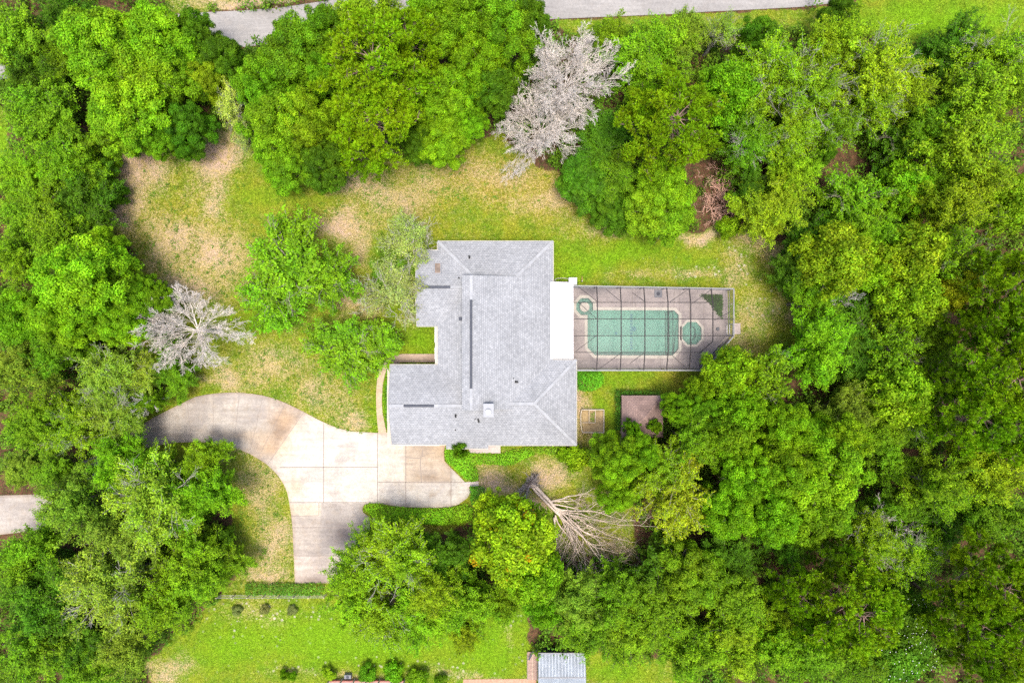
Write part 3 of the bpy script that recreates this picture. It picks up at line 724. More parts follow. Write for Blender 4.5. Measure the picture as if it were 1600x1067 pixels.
def drive_tint(x, y):
    px, py = x/S+800, 533.5-y/S; c = np.ones((len(x), 3))
    def patch(poly, col, w=1.0):
        m = inpoly(px, py, poly)*w; c[:] = c*(1-m[:, None])+c*np.array(col)*m[:, None]
    def sp(b, col): m = np.clip(blob(px, py, [b+(1.,)])[:, None], 0, 1); c[:] = c*(1-m)+c*np.array(col)*m
    n = fbm(x, y, 1.6, 91)[:, None]; n2 = fbm(x, y, .7, 95)[:, None]
    patch([(-60, 560), (476, 560), (476, 642), (417, 726), (417, 760), (-60, 860)], (.88, .86, .85))   # grey curved lane
    patch([(476, 640), (590, 640), (590, 785), (440, 785), (400, 740)], (1.13, 1.13, 1.12))            # pale square
    patch([(453, 785), (498, 785), (498, 805), (453, 805)], (1.08, 1.02, .9))
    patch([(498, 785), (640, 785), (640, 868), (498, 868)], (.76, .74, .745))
    patch([(453, 805), (498, 805), (498, 868), (453, 868)], (.84, .80, .78))
    patch([(453, 868), (600, 868), (600, 912), (453, 912)], (.98, .93, .90))
    patch([(590, 670), (634, 670), (634, 753), (590, 753)], (1.06, 1.04, 1.0))
    patch([(634, 690), (705, 690), (705, 753), (634, 753)], (.93, .84, .74))
    patch([(705, 725), (745, 725), (745, 800), (705, 800)], (1.0, 1.02, 1.02))
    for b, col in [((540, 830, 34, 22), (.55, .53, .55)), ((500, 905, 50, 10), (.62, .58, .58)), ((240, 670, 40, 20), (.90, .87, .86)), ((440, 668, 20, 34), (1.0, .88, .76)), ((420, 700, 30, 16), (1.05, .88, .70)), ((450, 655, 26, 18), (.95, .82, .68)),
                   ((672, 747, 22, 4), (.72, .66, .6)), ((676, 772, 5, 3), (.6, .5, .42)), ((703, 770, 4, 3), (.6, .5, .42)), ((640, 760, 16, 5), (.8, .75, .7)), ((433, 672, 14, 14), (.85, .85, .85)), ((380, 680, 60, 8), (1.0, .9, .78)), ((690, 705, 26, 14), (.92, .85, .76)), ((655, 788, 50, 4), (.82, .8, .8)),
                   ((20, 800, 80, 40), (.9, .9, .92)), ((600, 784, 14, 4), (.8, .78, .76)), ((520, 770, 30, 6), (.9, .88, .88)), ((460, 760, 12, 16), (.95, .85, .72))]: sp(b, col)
    c *= .90+.2*n; c *= .93+.14*n2
    pw = [W(*p) for p in DRIVE]; d = dist_poly(x, y, pw)[:, None]
    c *= 1-np.clip(1-d/.35, 0, 1)*np.array([.10, .18, .26])
    return np.clip(c, .2, 1.3)
drive = slab("driveway", DRIVE, .03, M['drive'], drive_tint, .4)
jm = MB()
def jline(a, b, w=.075, z=.034, m=None):
    (m or jm).bar(W3(*a, z), W3(*b, z), w, .004)
for a, b in [((589.8, 676.5), (589.8, 785.8)), ((634, 694), (634, 791.5)), ((704.6, 731.5), (704.6, 791)), ((505.6, 661), (505.6, 784.5)), ((437, 729.8), (589.5, 729.8)), ((590.2, 729.2), (589.8, 729.2)), ((452.6, 784.8), (574, 784.8)), ((590, 753.3), (725.5, 753.3)),
             ((659.5, 694.5), (659.8, 713)), ((634.4, 714.6), (656.3, 716)), ((656.5, 716), (658.5, 752.9)), ((456.5, 824), (574, 824)), ((459.3, 868), (570, 868))]: jline(a, b)
for a, b in [((474.5, 644), (418, 725.5)), ((455, 806.4), (498, 805.2)), ((498, 785.3), (498, 804.8)), ((640, 693), (641, 694))]: jline(a, b, .05)
for k, (a, b) in enumerate([((292, 625.5), (300, 690.3)), ((333, 615), (333, 692.3)), ((374, 613.8), (365, 699)), ((411, 618), (390, 709)), ((446, 629.5), (403, 716)), ((255, 644), (262, 692.3))]): jline(a, b, .035)
for a, b in [((656.4, 715.6), (662, 711.8)), ((662, 711.8), (667, 709)), ((667, 709), (680, 707.5)), ((541, 733.4), (544, 736))]: jline(a, b, .035, .0355)
jo = jm.build("expansion_joint", M['joint'], drive)

slab("road", ROAD, .02, M['road'], lambda x, y: np.clip(np.repeat((.82+.36*fbm(x, y, 6, 88))[:, None], 3, 1), 0, 2), 1.2)
PATH = [(627, 553), (683, 553), (683, 566), (627, 566), (617, 569), (607, 574), (602, 583), (598, 600), (596.5, 625), (597.5, 645), (601, 662), (604, 676.4), (591.5, 676.4), (589.5, 660), (588, 640), (587.5, 615), (589.5, 590), (594, 574), (602, 564), (612, 557)]
slab("path", PATH, .035, M['walk'], lambda x, y: np.clip(np.repeat((.85+.3*fbm(x, y, 1.2, 78))[:, None], 3, 1)*np.where((x/S+800 > 606)[:, None], np.array([[.80, .76, .84]]), np.array([[1.0, 1, 1]])), 0, 2), .5)
slab("porch_pavement", [(733, 688), (782, 688), (782, 708), (733, 708)], .10, M['deck'], lambda x, y: np.ones((len(x), 3))*1.15, .6, skirt=.2)
slab("paver_path", [(722, 753.5), (748, 752), (748, 759), (726, 761)], .05, M['deck'], lambda x, y: np.ones((len(x), 3))*1.1, .6)
slab("brick_path", [(724, 1061), (838, 1060), (838, 1075), (724, 1075)], .03, M['patch_brick'], None, .6)
# ---------------------------------------------------------------- the house
from mathutils.bvhtree import BVHTree
ZE, PITCH = 2.8, .333
U = S*(H-ZE)/H                                    # metres per photo pixel at eave height
def PE(px, py, dz=0.0):
    x, y = W(px, py, ZE); return (x, y, ZE+dz)
house = empty("house", (*W(740, 560), 0))
tag(house, "grey shingled single storey house with hipped and gabled roof beside the pool", "house")
HO = Vector(house.location)
def hb(mb, name, mat, parent=None, **kw):        # build a house part, positions given in world space
    bmesh.ops.translate(mb.bm, verts=mb.bm.verts[:], vec=-HO)
    o = mb.build(name, mat, house, **kw)
    if parent is not None: o.parent = parent
    return o
def hu(px): return px*U*PITCH
F0 = -.16
rf = MB()
rf.hull([PE(684, 377), PE(864, 377), PE(864, 638), PE(684, 638), PE(684, 377, F0), PE(864, 377, F0), PE(864, 638, F0), PE(684, 638, F0), PE(741, 434, hu(57)), PE(807, 434, hu(57)), PE(807, 638, hu(57)), PE(741, 638, hu(57))])
rf.hull([PE(x, y, z) for y in (434, 637) for x, z in ((725, hu(111.8)), (738.6, hu(125.4)), (807.2, hu(57)+.004), (725, hu(111.8)-.13), (807, hu(57)-.12))])
rf.hull([PE(609.8, 570), PE(612.3, 694), PE(760, 694), PE(760, 570), PE(609.8, 570, F0), PE(612.3, 694, F0), PE(760, 694, F0), PE(760, 570, F0), PE(610.2, 632, hu(62)), PE(760, 632, hu(62))])
rf.hull([PE(757, 562), PE(757, 695.3), PE(900.5, 695.3), PE(900.5, 562), PE(757, 562, F0+.004), PE(757, 695.3, F0+.004), PE(900.5, 695.3, F0+.004), PE(900.5, 562, F0+.004), PE(757, 628.6, hu(66.6)), PE(833.9, 628.6, hu(66.6))])
rf.hull([PE(651.5, 391), PE(651.5, 509.5), PE(730, 391), PE(730, 509.5), PE(651.5, 391, F0+.002), PE(651.5, 509.5, F0+.002), PE(730, 391, F0+.002), PE(730, 509.5, F0+.002), PE(651.8, 450.2, hu(59.2)), PE(730, 450.2, hu(59.2))])
rf.hull([PE(697, 690, .09), PE(763, 690, .09), PE(697, 700.5, -.10), PE(763, 700.5, -.10), PE(697, 690, -.22), PE(763, 690, -.22), PE(697, 700.5, -.24), PE(763, 700.5, -.24)])
roof = hb(rf, "roof", M['shingle'], uv=True)
bv = bmesh.new(); bv.from_mesh(roof.data); BV = BVHTree.FromBMesh(bv); bv.free()
def cast(px, py):
    """where the line of sight through a photo pixel meets the roof: a point and its normal (world space)"""
    o = Vector((0, 0, H)); d = Vector(W3(px, py, 0))-o; d.normalize()
    hit = BV.ray_cast(o-HO, d); return hit[0]+HO, hit[1]
# raised centre: its clerestory walls
wl = MB()
wl.hull([PE(x, y, z) for y in (437, 634) for x, z in ((728.5, .2), (728.5, hu(111.8)-.02), (738.6, hu(125.4)-.14), (800, hu(60)), (800, .2))])
foot = [W(*p, 0) for p in HOUSE_FOOT]
wl.poly(foot, -.02, ZE-.17)
for sx, pts in (((657, .02), [(391.6+5, 0), (503.5, 0), (450.2, hu(54))]),):
    wl.hull([PE(x, y, z-.17) for x in (656.0, 657.5) for y, z in pts])
wl.hull([PE(x, y, z-.17) for x in (613.5, 615) for y, z in ((576, 0), (689, 0), (632, hu(56)))])
wall = hb(wl, "wall", M['cream'])
# caps on the hips and ridges
def capstrip(mb, a, b, w=.30, t=.035):
    a, b = Vector(a), Vector(b); a.z += .012; b.z += .012; mb.bar(a, b, w, t)
for a, b in [(PE(684, 377), PE(741, 434, hu(57))), (PE(864, 377), PE(807, 434, hu(57))), (PE(900.5, 562), PE(834.5, 628, hu(66))), (PE(900.5, 695.3), PE(834.5, 629.2, hu(66))),
             (PE(835, 628.6, hu(66.6)), PE(796, 628.6, hu(66.6))), (PE(738.6, 434.5, hu(125.4)), PE(738.6, 471, hu(125.4))), (PE(738.6, 604, hu(125.4)), PE(738.6, 636.5, hu(125.4))),
             (PE(610.5, 632, hu(62)), PE(634, 632, hu(62))), (PE(680.5, 632, hu(62)), PE(728, 632, hu(62))), (PE(705.5, 450.2, hu(59.2)), PE(728, 450.2, hu(59.2))), (PE(652.5, 450.2, hu(59.2)), PE(660, 450.2, hu(59.2)))]:
    m = MB(); capstrip(m, a, b); hb(m, "ridge_cap", M['cap'], roof)
for a, b in [(PE(738.6, 471, hu(125.4)), PE(738.6, 604, hu(125.4))), (PE(634, 632, hu(62)), PE(680.5, 632, hu(62))), (PE(660, 450.2, hu(59.2)), PE(705.5, 450.2, hu(59.2)))]:
    m = MB(); a, b = Vector(a), Vector(b); a.z += .05; b.z += .05; m.bar(a, b, .15, .12); m.bar(a-Vector((0, 0, .03)), b-Vector((0, 0, .03)), .26, .05); hb(m, "ridge_vent", M['vent'], roof)
# white gutters and fascia along the eaves
gt = MB()
G = [((684, 376.6), (864.6, 376.6)), ((864.8, 377), (864.8, 440)), ((863, 561.5), (901, 561.5)), ((901.2, 562), (901.2, 696)), ((763, 696), (901, 696)), ((697, 701.2), (763, 701.2)), ((612, 694.7), (697, 694.7)), ((609.3, 569.4), (684, 569.4)),
     ((683.3, 510), (683.3, 569)), ((651.5, 510.1), (683, 510.1)), ((651.5, 390.4), (684, 390.4)), ((683.3, 377), (683.3, 390))]
for a, b in G: gt.bar(PE(*a, -.10), PE(*b, -.10), .06, .13)
for a, b, c in (((650.9, 391), (651.2, 450.2), (650.9, 509.5)), ((609.2, 570), (609.6, 632), (611.7, 694))):
    h_ = hu(59.2) if a[0] > 640 else hu(62)
    gt.bar(PE(*a, -.07), PE(*b, h_-.07), .05, .15); gt.bar(PE(*b, h_-.07), PE(*c, -.07), .05, .15)
hb(gt, "gutter", M['trim'])
# chimney with its metal cap and flue
ch = MB(); x0, y0 = W(755.2, 651.3, 6.0); x1, y1 = W(771.4, 630.6, 6.0); cxm, cym = W(763, 643.6, 6.2)
ch.box(x0+.05, x1-.05, y0+.05, y1-.05, 3.4, 5.85); ch.box(x0, x1, y0, y1, 5.85, 6.0)
chim = hb(ch, "chimney", M['flash'])
fl = MB(); fl.tube(cxm, cym, 6.0, 6.25, .2, .2); fl.tube(cxm, cym, 6.25, 6.36, .30, .24); hb(fl, "flue", M['white']).parent = chim
# skylight, boxes and pipes that stand on the shingles
sk = MB(); q = [cast(px, py)[0] for px, py in ((679, 411), (689, 411), (689, 427.5), (679, 427.5))]
sk.hull([p+Vector((0, 0, .14)) for p in q]+[p-Vector((0, 0, .05)) for p in q]); s_ = hb(sk, "skylight", M['skylight'], roof)
fr = MB()
for i in range(4): fr.bar(q[i]+Vector((0, 0, .10)), q[(i+1) % 4]+Vector((0, 0, .10)), .07, .16)
hb(fr, "skylight_frame", M['flash'], roof)
bx = MB(); p, n = cast(719.8, 498.4); bx.box(p.x-.17, p.x+.17, p.y-.17, p.y+.17, p.z-.1, p.z+.22); hb(bx, "roof_ventilator", M['vent'], roof)
for px, py, r in ((733.3, 400.6, .085), (733.5, 403.2, .085), (717, 434.4, .07), (805.5, 596.5, .1), (807.8, 596.8, .1), (802.5, 591.2, .05), (712, 648, .085), (711.8, 650.6, .09), (747.3, 655.4, .09), (747.9, 658.6, .09), (742.3, 655, .05), (711.5, 671.8, .06)):
    m = MB(); p, n = cast(px, py); m.tube(p.x, p.y, p.z-.06, p.z+.30, r*.8, r*.8, 12); m.tube(p.x, p.y, p.z-.05, p.z+.06, r*1.5, r, 12); hb(m, "vent_pipe", M['black'], roof)
# openings in the walls (only seen from the side)
def opening(px0, py0, px1, py1, z0, z1, name, mat, off, nx=1):
    a, b = Vector((*W(px0, py0), 0)), Vector((*W(px1, py1), 0)); d = (b-a).normalized(); n = Vector((d.y, -d.x, 0))*off
    m = MB(); w = (b-a).length; m.bar(a+n+Vector((0, 0, (z0+z1)/2)), b+n+Vector((0, 0, (z0+z1)/2)), .06, z1-z0); o = hb(m, name, mat)
    f = MB()
    for zz in (z0, z1): f.bar(a+n*1.6+Vector((0, 0, zz)), b+n*1.6+Vector((0, 0, zz)), .06, .08)
    for k in range(nx+1): p = a+(b-a)*k/nx+n*1.6; f.bar(p+Vector((0, 0, z0+.04)), p+Vector((0, 0, z1-.04)), .07, .06)
    hb(f, "frame", M['white']).parent = o
    return o
opening(628, 690, 690, 690, 0.02, 2.2, "garage_door", M['white'], .04, 4)
opening(790, 690, 815, 690, .9, 2.1, "window", M['glass'], .04, 3); opening(840, 690, 875, 690, .9, 2.1, "window", M['glass'], .04, 3)
opening(897, 670, 897, 645, .9, 2.1, "window", M['glass'], .04, 2); opening(897, 610, 897, 585, .9, 2.1, "window", M['glass'], .04, 2)
opening(860, 550, 860, 510, .1, 2.2, "sliding_door", M['glass'], .04, 3); opening(860, 490, 860, 450, .1, 2.2, "sliding_door", M['glass'], .04, 3)
opening(840, 382, 810, 382, .9, 2.1, "window", M['glass'], .04, 2); opening(770, 382, 740, 382, .9, 2.1, "window", M['glass'], .04, 2); opening(715, 382, 700, 382, .9, 2.1, "window", M['glass'], .04, 1)
opening(656, 420, 656, 480, .7, 2.2, "window", M['glass'], .04, 4); opening(612, 600, 612, 655, .7, 2.2, "window", M['glass'], .04, 4)
opening(684, 512, 684, 535, .7, 2.2, "window", M['glass'], .04, 2); opening(684, 543, 684, 560, .05, 2.15, "front_door", M['deck_wood'], .04, 1)
# white flat patio roof between house and pool
pr = MB(); zp = 2.98
pr.poly([W(860.2, 440.6, zp), W(895.6, 441.3, zp), W(895.8, 560.3, zp), W(859.8, 560.3, zp)], zp-.12, zp)
prf = hb(pr, "patio_roof", M['white_metal'])
sm = MB()
for k in range(1, 27):
    py = 440.8+k*119.3/27; a = Vector(W3(860.4, py, zp+.012)); b = Vector(W3(895.4, py, zp+.012)); sm.bar(a, b, .03, .025)
hb(sm, "seam", M['seam'], prf)
# ---------------------------------------------------------------- pool, deck and screen cage
def c3(x, y): return (850+x/4.85, 420+y/4.85)
def wp(pts, z=0.0): return [W(*c3(*p), z) for p in pts]
def offset(poly, d):
    """grow a polygon outwards by d metres"""
    P = [Vector((p[0], p[1])) for p in poly]; n = len(P); A = sum(P[i].x*P[(i+1) % n].y-P[(i+1) % n].x*P[i].y for i in range(n))
    s = 1 if A > 0 else -1; out = []
    for i in range(n):
        a, b, c = P[i-1], P[i], P[(i+1) % n]; e, f = (b-a).normalized(), (c-b).normalized()
        n1, n2 = Vector((e.y, -e.x))*s, Vector((f.y, -f.x))*s; m = (n1+n2); m = m/max(m.length_squared, .5)*2
        out.append(tuple(b+m*d))
    return out
POOLP = wp([(280, 222), (338, 222), (372, 258), (372, 312), (985, 314), (1020, 350), (1020, 608), (975, 657), (385, 655), (328, 598), (328, 352), (280, 352), (243, 315), (243, 262)])
TUBP = wp([(1086, 402), (1152, 402), (1193, 447), (1193, 530), (1152, 575), (1086, 575), (1045, 530), (1045, 447)])
TUBI = wp([(1098, 437), (1136, 437), (1154, 457), (1154, 518), (1136, 540), (1090, 540), (1068, 518), (1068, 460)])
ISL = [(W(*c3(308, 290))[0]+.52*math.cos(a*math.pi/12), W(*c3(308, 290))[1]+.52*math.sin(a*math.pi/12)) for a in range(24)]
def ring(mb, outer, inner, z0, z1):
    n = len(outer); q = []
    for pl, z in ((outer, z1), (inner, z1), (outer, z0), (inner, z0)): q.append([mb.bm.verts.new((*p, z)) for p in pl])
    for i in range(n):
        j = (i+1) % n
        for a, b in ((0, 1), (1, 3), (3, 2), (2, 0)): mb.bm.faces.new((q[a][i], q[a][j], q[b][j], q[b][i]))
def deck_tint(x, y):  # darker patches over the deck, some in strips along the cage walls
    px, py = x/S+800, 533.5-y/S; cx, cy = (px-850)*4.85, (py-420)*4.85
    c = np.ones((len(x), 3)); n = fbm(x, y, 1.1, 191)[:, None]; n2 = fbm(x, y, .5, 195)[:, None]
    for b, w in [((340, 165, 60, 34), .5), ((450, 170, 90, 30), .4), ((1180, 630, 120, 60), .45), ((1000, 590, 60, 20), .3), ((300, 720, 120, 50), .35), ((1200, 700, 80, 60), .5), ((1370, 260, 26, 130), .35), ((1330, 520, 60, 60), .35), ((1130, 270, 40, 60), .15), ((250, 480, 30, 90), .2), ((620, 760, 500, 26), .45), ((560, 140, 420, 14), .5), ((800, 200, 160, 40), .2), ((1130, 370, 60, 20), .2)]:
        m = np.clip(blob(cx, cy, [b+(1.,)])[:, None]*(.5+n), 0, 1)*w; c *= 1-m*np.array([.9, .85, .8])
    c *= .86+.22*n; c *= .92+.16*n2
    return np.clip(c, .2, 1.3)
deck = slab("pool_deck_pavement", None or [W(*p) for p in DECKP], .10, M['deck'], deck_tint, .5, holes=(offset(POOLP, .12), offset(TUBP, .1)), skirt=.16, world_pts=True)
dj = MB()
for a, b in [((690, 150), (690, 308)), ((668, 150), (668, 308)), ((1022, 150), (1022, 340)), ((882, 662), (882, 762)), ((975, 662), (975, 762)), ((1020, 640), (1020, 762)), ((985, 150), (985, 305)), ((1210, 150), (1210, 600)), ((230, 673), (400, 676)), ((1100, 150), (1100, 395))]:
    dj.bar((*W(*c3(*a)), .106), (*W(*c3(*b)), .106), .04, .004)
dj.build("expansion_joint", M['joint'], deck)
pool = empty("swimming_pool", (*W(*c3(660, 480)), 0)); tag(pool, "teal swimming pool with chamfered corners under the screen cage", "swimming pool")
tub = empty("hot_tub", (*W(*c3(1119, 488)), 0)); tag(tub, "small octagonal sunken hot tub beside the teal pool", "hot tub")
def pb(mb, name, mat, root, **kw):
    bmesh.ops.translate(mb.bm, verts=mb.bm.verts[:], vec=-Vector(root.location)); return mb.build(name, mat, root, **kw)
def basin(root, outline, depth, name="basin"):
    m = MB(); n = len(outline); t = [m.bm.verts.new((*p, .09)) for p in outline]; b = [m.bm.verts.new((*p, depth)) for p in outline]
    for i in range(n): m.bm.faces.new((t[i], t[(i+1) % n], b[(i+1) % n], b[i]))
    m.bm.faces.new(b)
    return pb(m, name, M['shell'], root)
basin(pool, POOLP, -1.45); basin(tub, TUBP, -1.2)
m = MB(); ring(m, offset(POOLP, .30), offset(POOLP, -.02), .02, .125); pb(m, "coping", M['coping'], pool)
m = MB(); ring(m, offset(TUBP, .22), offset(TUBP, -.02), .02, .125); pb(m, "coping", M['coping'], tub)
m = MB(); m.poly(POOLP, 0, .0, True); pb(m, "water", M['water'], pool)
m = MB(); m.poly(TUBP, 0, .0, True); pb(m, "water", M['water'], tub)
m = MB(); ring(m, offset(TUBP, -.01), TUBI, -1.1, -.22); pb(m, "bench", M['shell_dark'], tub)
m = MB(); m.poly(offset(TUBI, -.02), -1.1, -.75); pb(m, "seat", M['shell'], tub)
for k, (xa, z) in enumerate(((985, -.28), (962, -.6), (942, -.95))):
    m = MB(); m.poly([p for p in wp([(xa, 330 if k else 316), (992, 320), (1018, 350), (1018, 606), (976, 652), (xa, 652 if k == 0 else 640)])], -1.42, z); pb(m, "step", M['shell_dark'], pool)
m = MB(); m.poly(wp([(331, 352), (352, 380), (352, 590), (400, 640), (400, 652), (386, 652), (331, 597)]), -1.42, -.45); pb(m, "ledge", M['shell_dark'], pool)
m = MB(); m.poly(wp([(281, 225), (337, 225), (370, 259), (370, 330), (345, 352), (281, 350), (246, 314), (246, 263)]), -1.42, -.5); pb(m, "shelf", M['shell_dark'], pool)
m = MB(); m.poly(ISL, -.6, .14); pb(m, "island", M['coping'], pool)
ln = MB()
for k in range(12): x, y = W(*c3(662, 350+k*23), -1.4); ln.box(x-.13, x+.13, y-.11, y+.11, -1.44, -1.425)
pb(ln, "tile_line", M['tile_blue'], pool)
for cx_, cy_, r in ((546, 488, .16), (682, 456, .26)):
    dr = MB(); x, y = W(*c3(cx_, cy_), -1.4); dr.tube(x, y, -1.44, -1.41, r, r, 12); pb(dr, "drain_cover", M['tile_blue'], pool)
# cage
cage = empty("pool_enclosure", (*W(1020, 515), 0)); tag(cage, "bronze framed insect screen cage standing over the pool deck", "screen enclosure")
Z1, Z2 = 2.45, 3.1
EV = [(896.5, 446.6), (1146.5, 451.2), (1146.5, 525), (1100, 578.7), (902.5, 578.7)]
TP = [(897, 472.6), (1113.9, 472.6), (1113.9, 533), (1094, 550.5), (897, 550.5)]
e3 = [Vector(W3(*p, Z1)) for p in EV]; t3 = [Vector(W3(*p, Z2)) for p in TP]; g3 = [Vector((v.x, v.y, .05)) for v in e3]
sc_ = MB(); E = [sc_.bm.verts.new(v) for v in e3]; T = [sc_.bm.verts.new(v) for v in t3]; Gv = [sc_.bm.verts.new(v) for v in g3]
sc_.bm.faces.new(T)
for i in range(4): sc_.bm.faces.new((E[i], E[i+1], T[i+1], T[i])); sc_.bm.faces.new((E[i], E[i+1], Gv[i+1], Gv[i]))
pb(sc_, "screen", M['screen'], cage)
def beam(a, b, name, mat, w=.085):
    m = MB(); m.bar(a, b, w, w); return pb(m, name, mat, cage)
fr = MB()
for i in range(4): fr.bar(e3[i], e3[i+1], .12, .12)
for v in e3: fr.bar((v.x, v.y, .05), (v.x, v.y, Z1), .10, .10)
for i in range(4): fr.bar(g3[i], g3[i+1], .09, .09); fr.bar(g3[i]+Vector((0, 0, .9)), g3[i+1]+Vector((0, 0, .9)), .06, .06)
perim = pb(fr, "perimeter_frame", M['silver'], cage)
nS = lambda x: W(0, 578.7, Z1)[1]; 
def lerp_edge(x, a, b):
    t = (x-a.x)/(b.x-a.x); return a+(b-a)*t
for px in (933.5, 970.6, 1007.7, 1043.8, 1079.3):
    x = W(px, 500, Z2)[0]; n_ = lerp_edge(x, e3[0], e3[1]); s = lerp_edge(x, e3[4], e3[3]); a = Vector((x, t3[0].y, Z2)); b = Vector((x, t3[4].y, Z2))
    m = MB(); m.bar(n_, a, .10, .10); m.bar(a, b, .10, .10); m.bar(b, s, .10, .10); m.bar((n_.x, n_.y, .05), n_, .09, .09); m.bar((s.x, s.y, .05), s, .09, .09); pb(m, "frame_rafter", M['bronze'], cage)
m = MB(); m.bar(lerp_edge(t3[1].x, e3[0], e3[1]), t3[1], .10, .10); m.bar(t3[1], t3[2], .10, .10); m.bar(t3[2], t3[3], .10, .10); pb(m, "frame_rafter", M['bronze'], cage)
for k, py in enumerate((472.6, 498.4, 524.5, 550.5)):
    y = W(0, py, Z2)[1]; xe = t3[1].x if k < 3 else t3[3].x; m = MB(); m.bar((t3[0].x, y, Z2+.03), (xe, y, Z2+.03), .075, .075)
    if k in (1, 2): m.bar((xe, y, Z2+.03), (e3[1].x, y*Z1/Z1, Z1+.03), .075, .075)
    pb(m, "purlin", M['bronze'], cage)
for a, za, b, zb in [((260, 135), Z1, (405, 250), Z2), ((470, 155), Z1, (585, 250), Z2), ((670, 180), Z1, (765, 250), Z2), ((950, 255), Z2, (1100, 150), Z1), ((1125, 262), Z2, (1275, 152), Z1), ((240, 625), Z2, (400, 505), Z2), ((415, 760), Z1, (580, 640), Z2), ((650, 718), Z1, (765, 630), Z2), ((975, 660), Z2, (1090, 762), Z1), ((1290, 390), Z2, (1420, 320), Z1), ((262, 255), Z2, (400, 380), Z2), ((1160, 680), Z2, (1235, 745), Z1)]:
    beam(W3(*c3(*a), za), W3(*c3(*b), zb), "brace", M['bronze'], .05)
d = MB(); xe = e3[1].x
for py in (506.6, 523): y = W(0, py, 1.2)[1]; d.bar((xe+.02, y, .05), (xe+.02, y, 2.1), .07, .07)
for z in (.1, 1.0, 2.1): d.bar((xe+.02, W(0, 506.6, 1.2)[1], z), (xe+.02, W(0, 523, 1.2)[1], z), .07, .07)
pb(d, "door", M['white'], cage)
# things on and around the deck
pad = empty("drain_mat", (*W(1028, 459), .10)); tag(pad, "square grey mat on the deck above the pool's long side", "mat")
m = MB(); m.box(-.42, .42, -.42, .42, .003, .05); ma = m.build("mat_base", M['grey_box'], pad, bevel=.015); m = MB(); m.tube(0, 0, .05, .06, .2, .2, 20); m.build("mat_disc", M['vent'], pad)
sk2 = empty("skimmer_lid", (*W(1121, 514), .10)); tag(sk2, "small round dark lid in the deck near the cage door", "drain lid")
m = MB(); m.tube(0, 0, .003, .05, .2, .18, 20); m.build("rim", M['vent'], sk2); m = MB(); m.tube(0, 0, .05, .07, .1, .1, 16); m.build("cover", M['grey_box'], sk2)
ub = empty("utility_cabinet", (*W(895, 439.5, .5), 0)); tag(ub, "small white utility cabinet outside the white patio roof", "utility cabinet")
m = MB(); m.box(-.42, .42, -.36, .36, .0, .55); m.build("cabinet_body", M['trim'], ub, bevel=.02); m = MB(); m.box(-.45, .45, -.39, .39, .552, .6); m.build("cabinet_lid", M['white'], ub, bevel=.01)
pp = empty("hose_pipe", (*W(878, 436), 0)); tag(pp, "thin pale pipe looping from the white cabinet to the house", "pipe")
m = MB(); P_ = [(0.9, -.1), (.5, .05), (0, .1), (-.6, .05), (-.8, -.15), (-.85, -.5)]
for i in range(5): m.bar((*P_[i], .1), (*P_[i+1], .1), .05)
m.build("pipe_run", M['trim'], pp); m = MB(); m.bar((-.85, -.5, .1), (-.85, -.5, .5), .06); m.build("riser", M['trim'], pp)
ps = empty("tap_post", (*W(908.5, 440), 0)); tag(ps, "short post with hose tap by the cage corner", "post")
m = MB(); m.box(-.05, .05, -.05, .05, 0, .9); m.build("post_shaft", M['trim'], ps); m = MB(); m.bar((0, -.02, .8), (0, .5, .75), .05); m.build("hose_arm", M['red_metal'], ps)
st = slab("doorstep_pavement", [(1147.5, 505), (1157, 505), (1157, 522), (1147.5, 522)], .09, M['deck'], None, .5)
slab("mulch_ground", [(1138, 527.5), (1140, 534), (1101, 575.8), (1092.5, 575.8), (1092.5, 570)], .05, M['mulch'], None, .5)
hedge(71, [(1093, 460), (1129.4, 460), (1129.4, 499), (1118, 486), (1108, 473)], .35, (.05, .115, .02), "triangular bed of low plants in the deck corner", "planting_bed", None, .15, 480, .08, .3, 'plant bed')
# ---------------------------------------------------------------- garden buildings, beds and fence
def root_at(name, px, py, label, cat, z=0, group=None):
    r = empty(name, (*W(px, py, z), 0)); tag(r, label, cat, group); return r
gz = root_at("garden_pavilion", 1003.7, 650, "brown hipped pavilion roof with a hedge round it, below the pool", "pavilion")
def pz(px, py, z): x, y = W(px, py, 2.35); return (x, y, z)
m = MB(); c4 = [(971.6, 617.9), (1036, 617.9), (1036, 683), (971.6, 683)]
m.hull([pz(*p, 2.35) for p in c4]+[pz(*p, 2.22) for p in c4]+[pz(1003.8, 649.2, 3.75), pz(1003.8, 651.5, 3.75)]); rr = pb(m, "roof", M['brown_shingle'], gz, uv=True)
m = MB()
for p in c4: a = Vector(pz(*p, 2.36)); b = Vector(pz(1003.8, 650, 3.765)); m.bar(a, b, .2, .03)
pb(m, "ridge_cap", M['brown_shingle'], gz, uv=True).parent = rr; rr.children[0].location = (0, 0, 0)
for px, py in ((975, 621), (1032.5, 621), (1032.5, 679.5), (975, 679.5)):
    m = MB(); x, y = W(px, py, 2.35); m.box(x-.07, x+.07, y-.07, y+.07, 0, 2.25); pb(m, "post", M['deck_wood'], gz)
m = MB(); x0, y0 = W(975, 679.5, 2.35); x1, y1 = W(1032.5, 621, 2.35); m.box(x0, x1, y0, y1, .0, .08); pb(m, "floor_slab", M['coping'], gz)
m = MB(); m.box(x0+.1, x1-.1, y0-.02, y0+.04, .08, 1.0); m.box(x0-.02, x0+.04, y0+.1, y1-.1, .08, 1.0); pb(m, "railing", M['deck_wood'], gz)
HG = (.05, .17, .012)
hedge(11, [(963, 611), (1032, 610), (1032, 618.5), (971, 618.5), (971, 672), (963, 672)], 1.5, (.055, .165, .012), "dark clipped hedge in an L round the brown pavilion", dens=220, edge=.25)
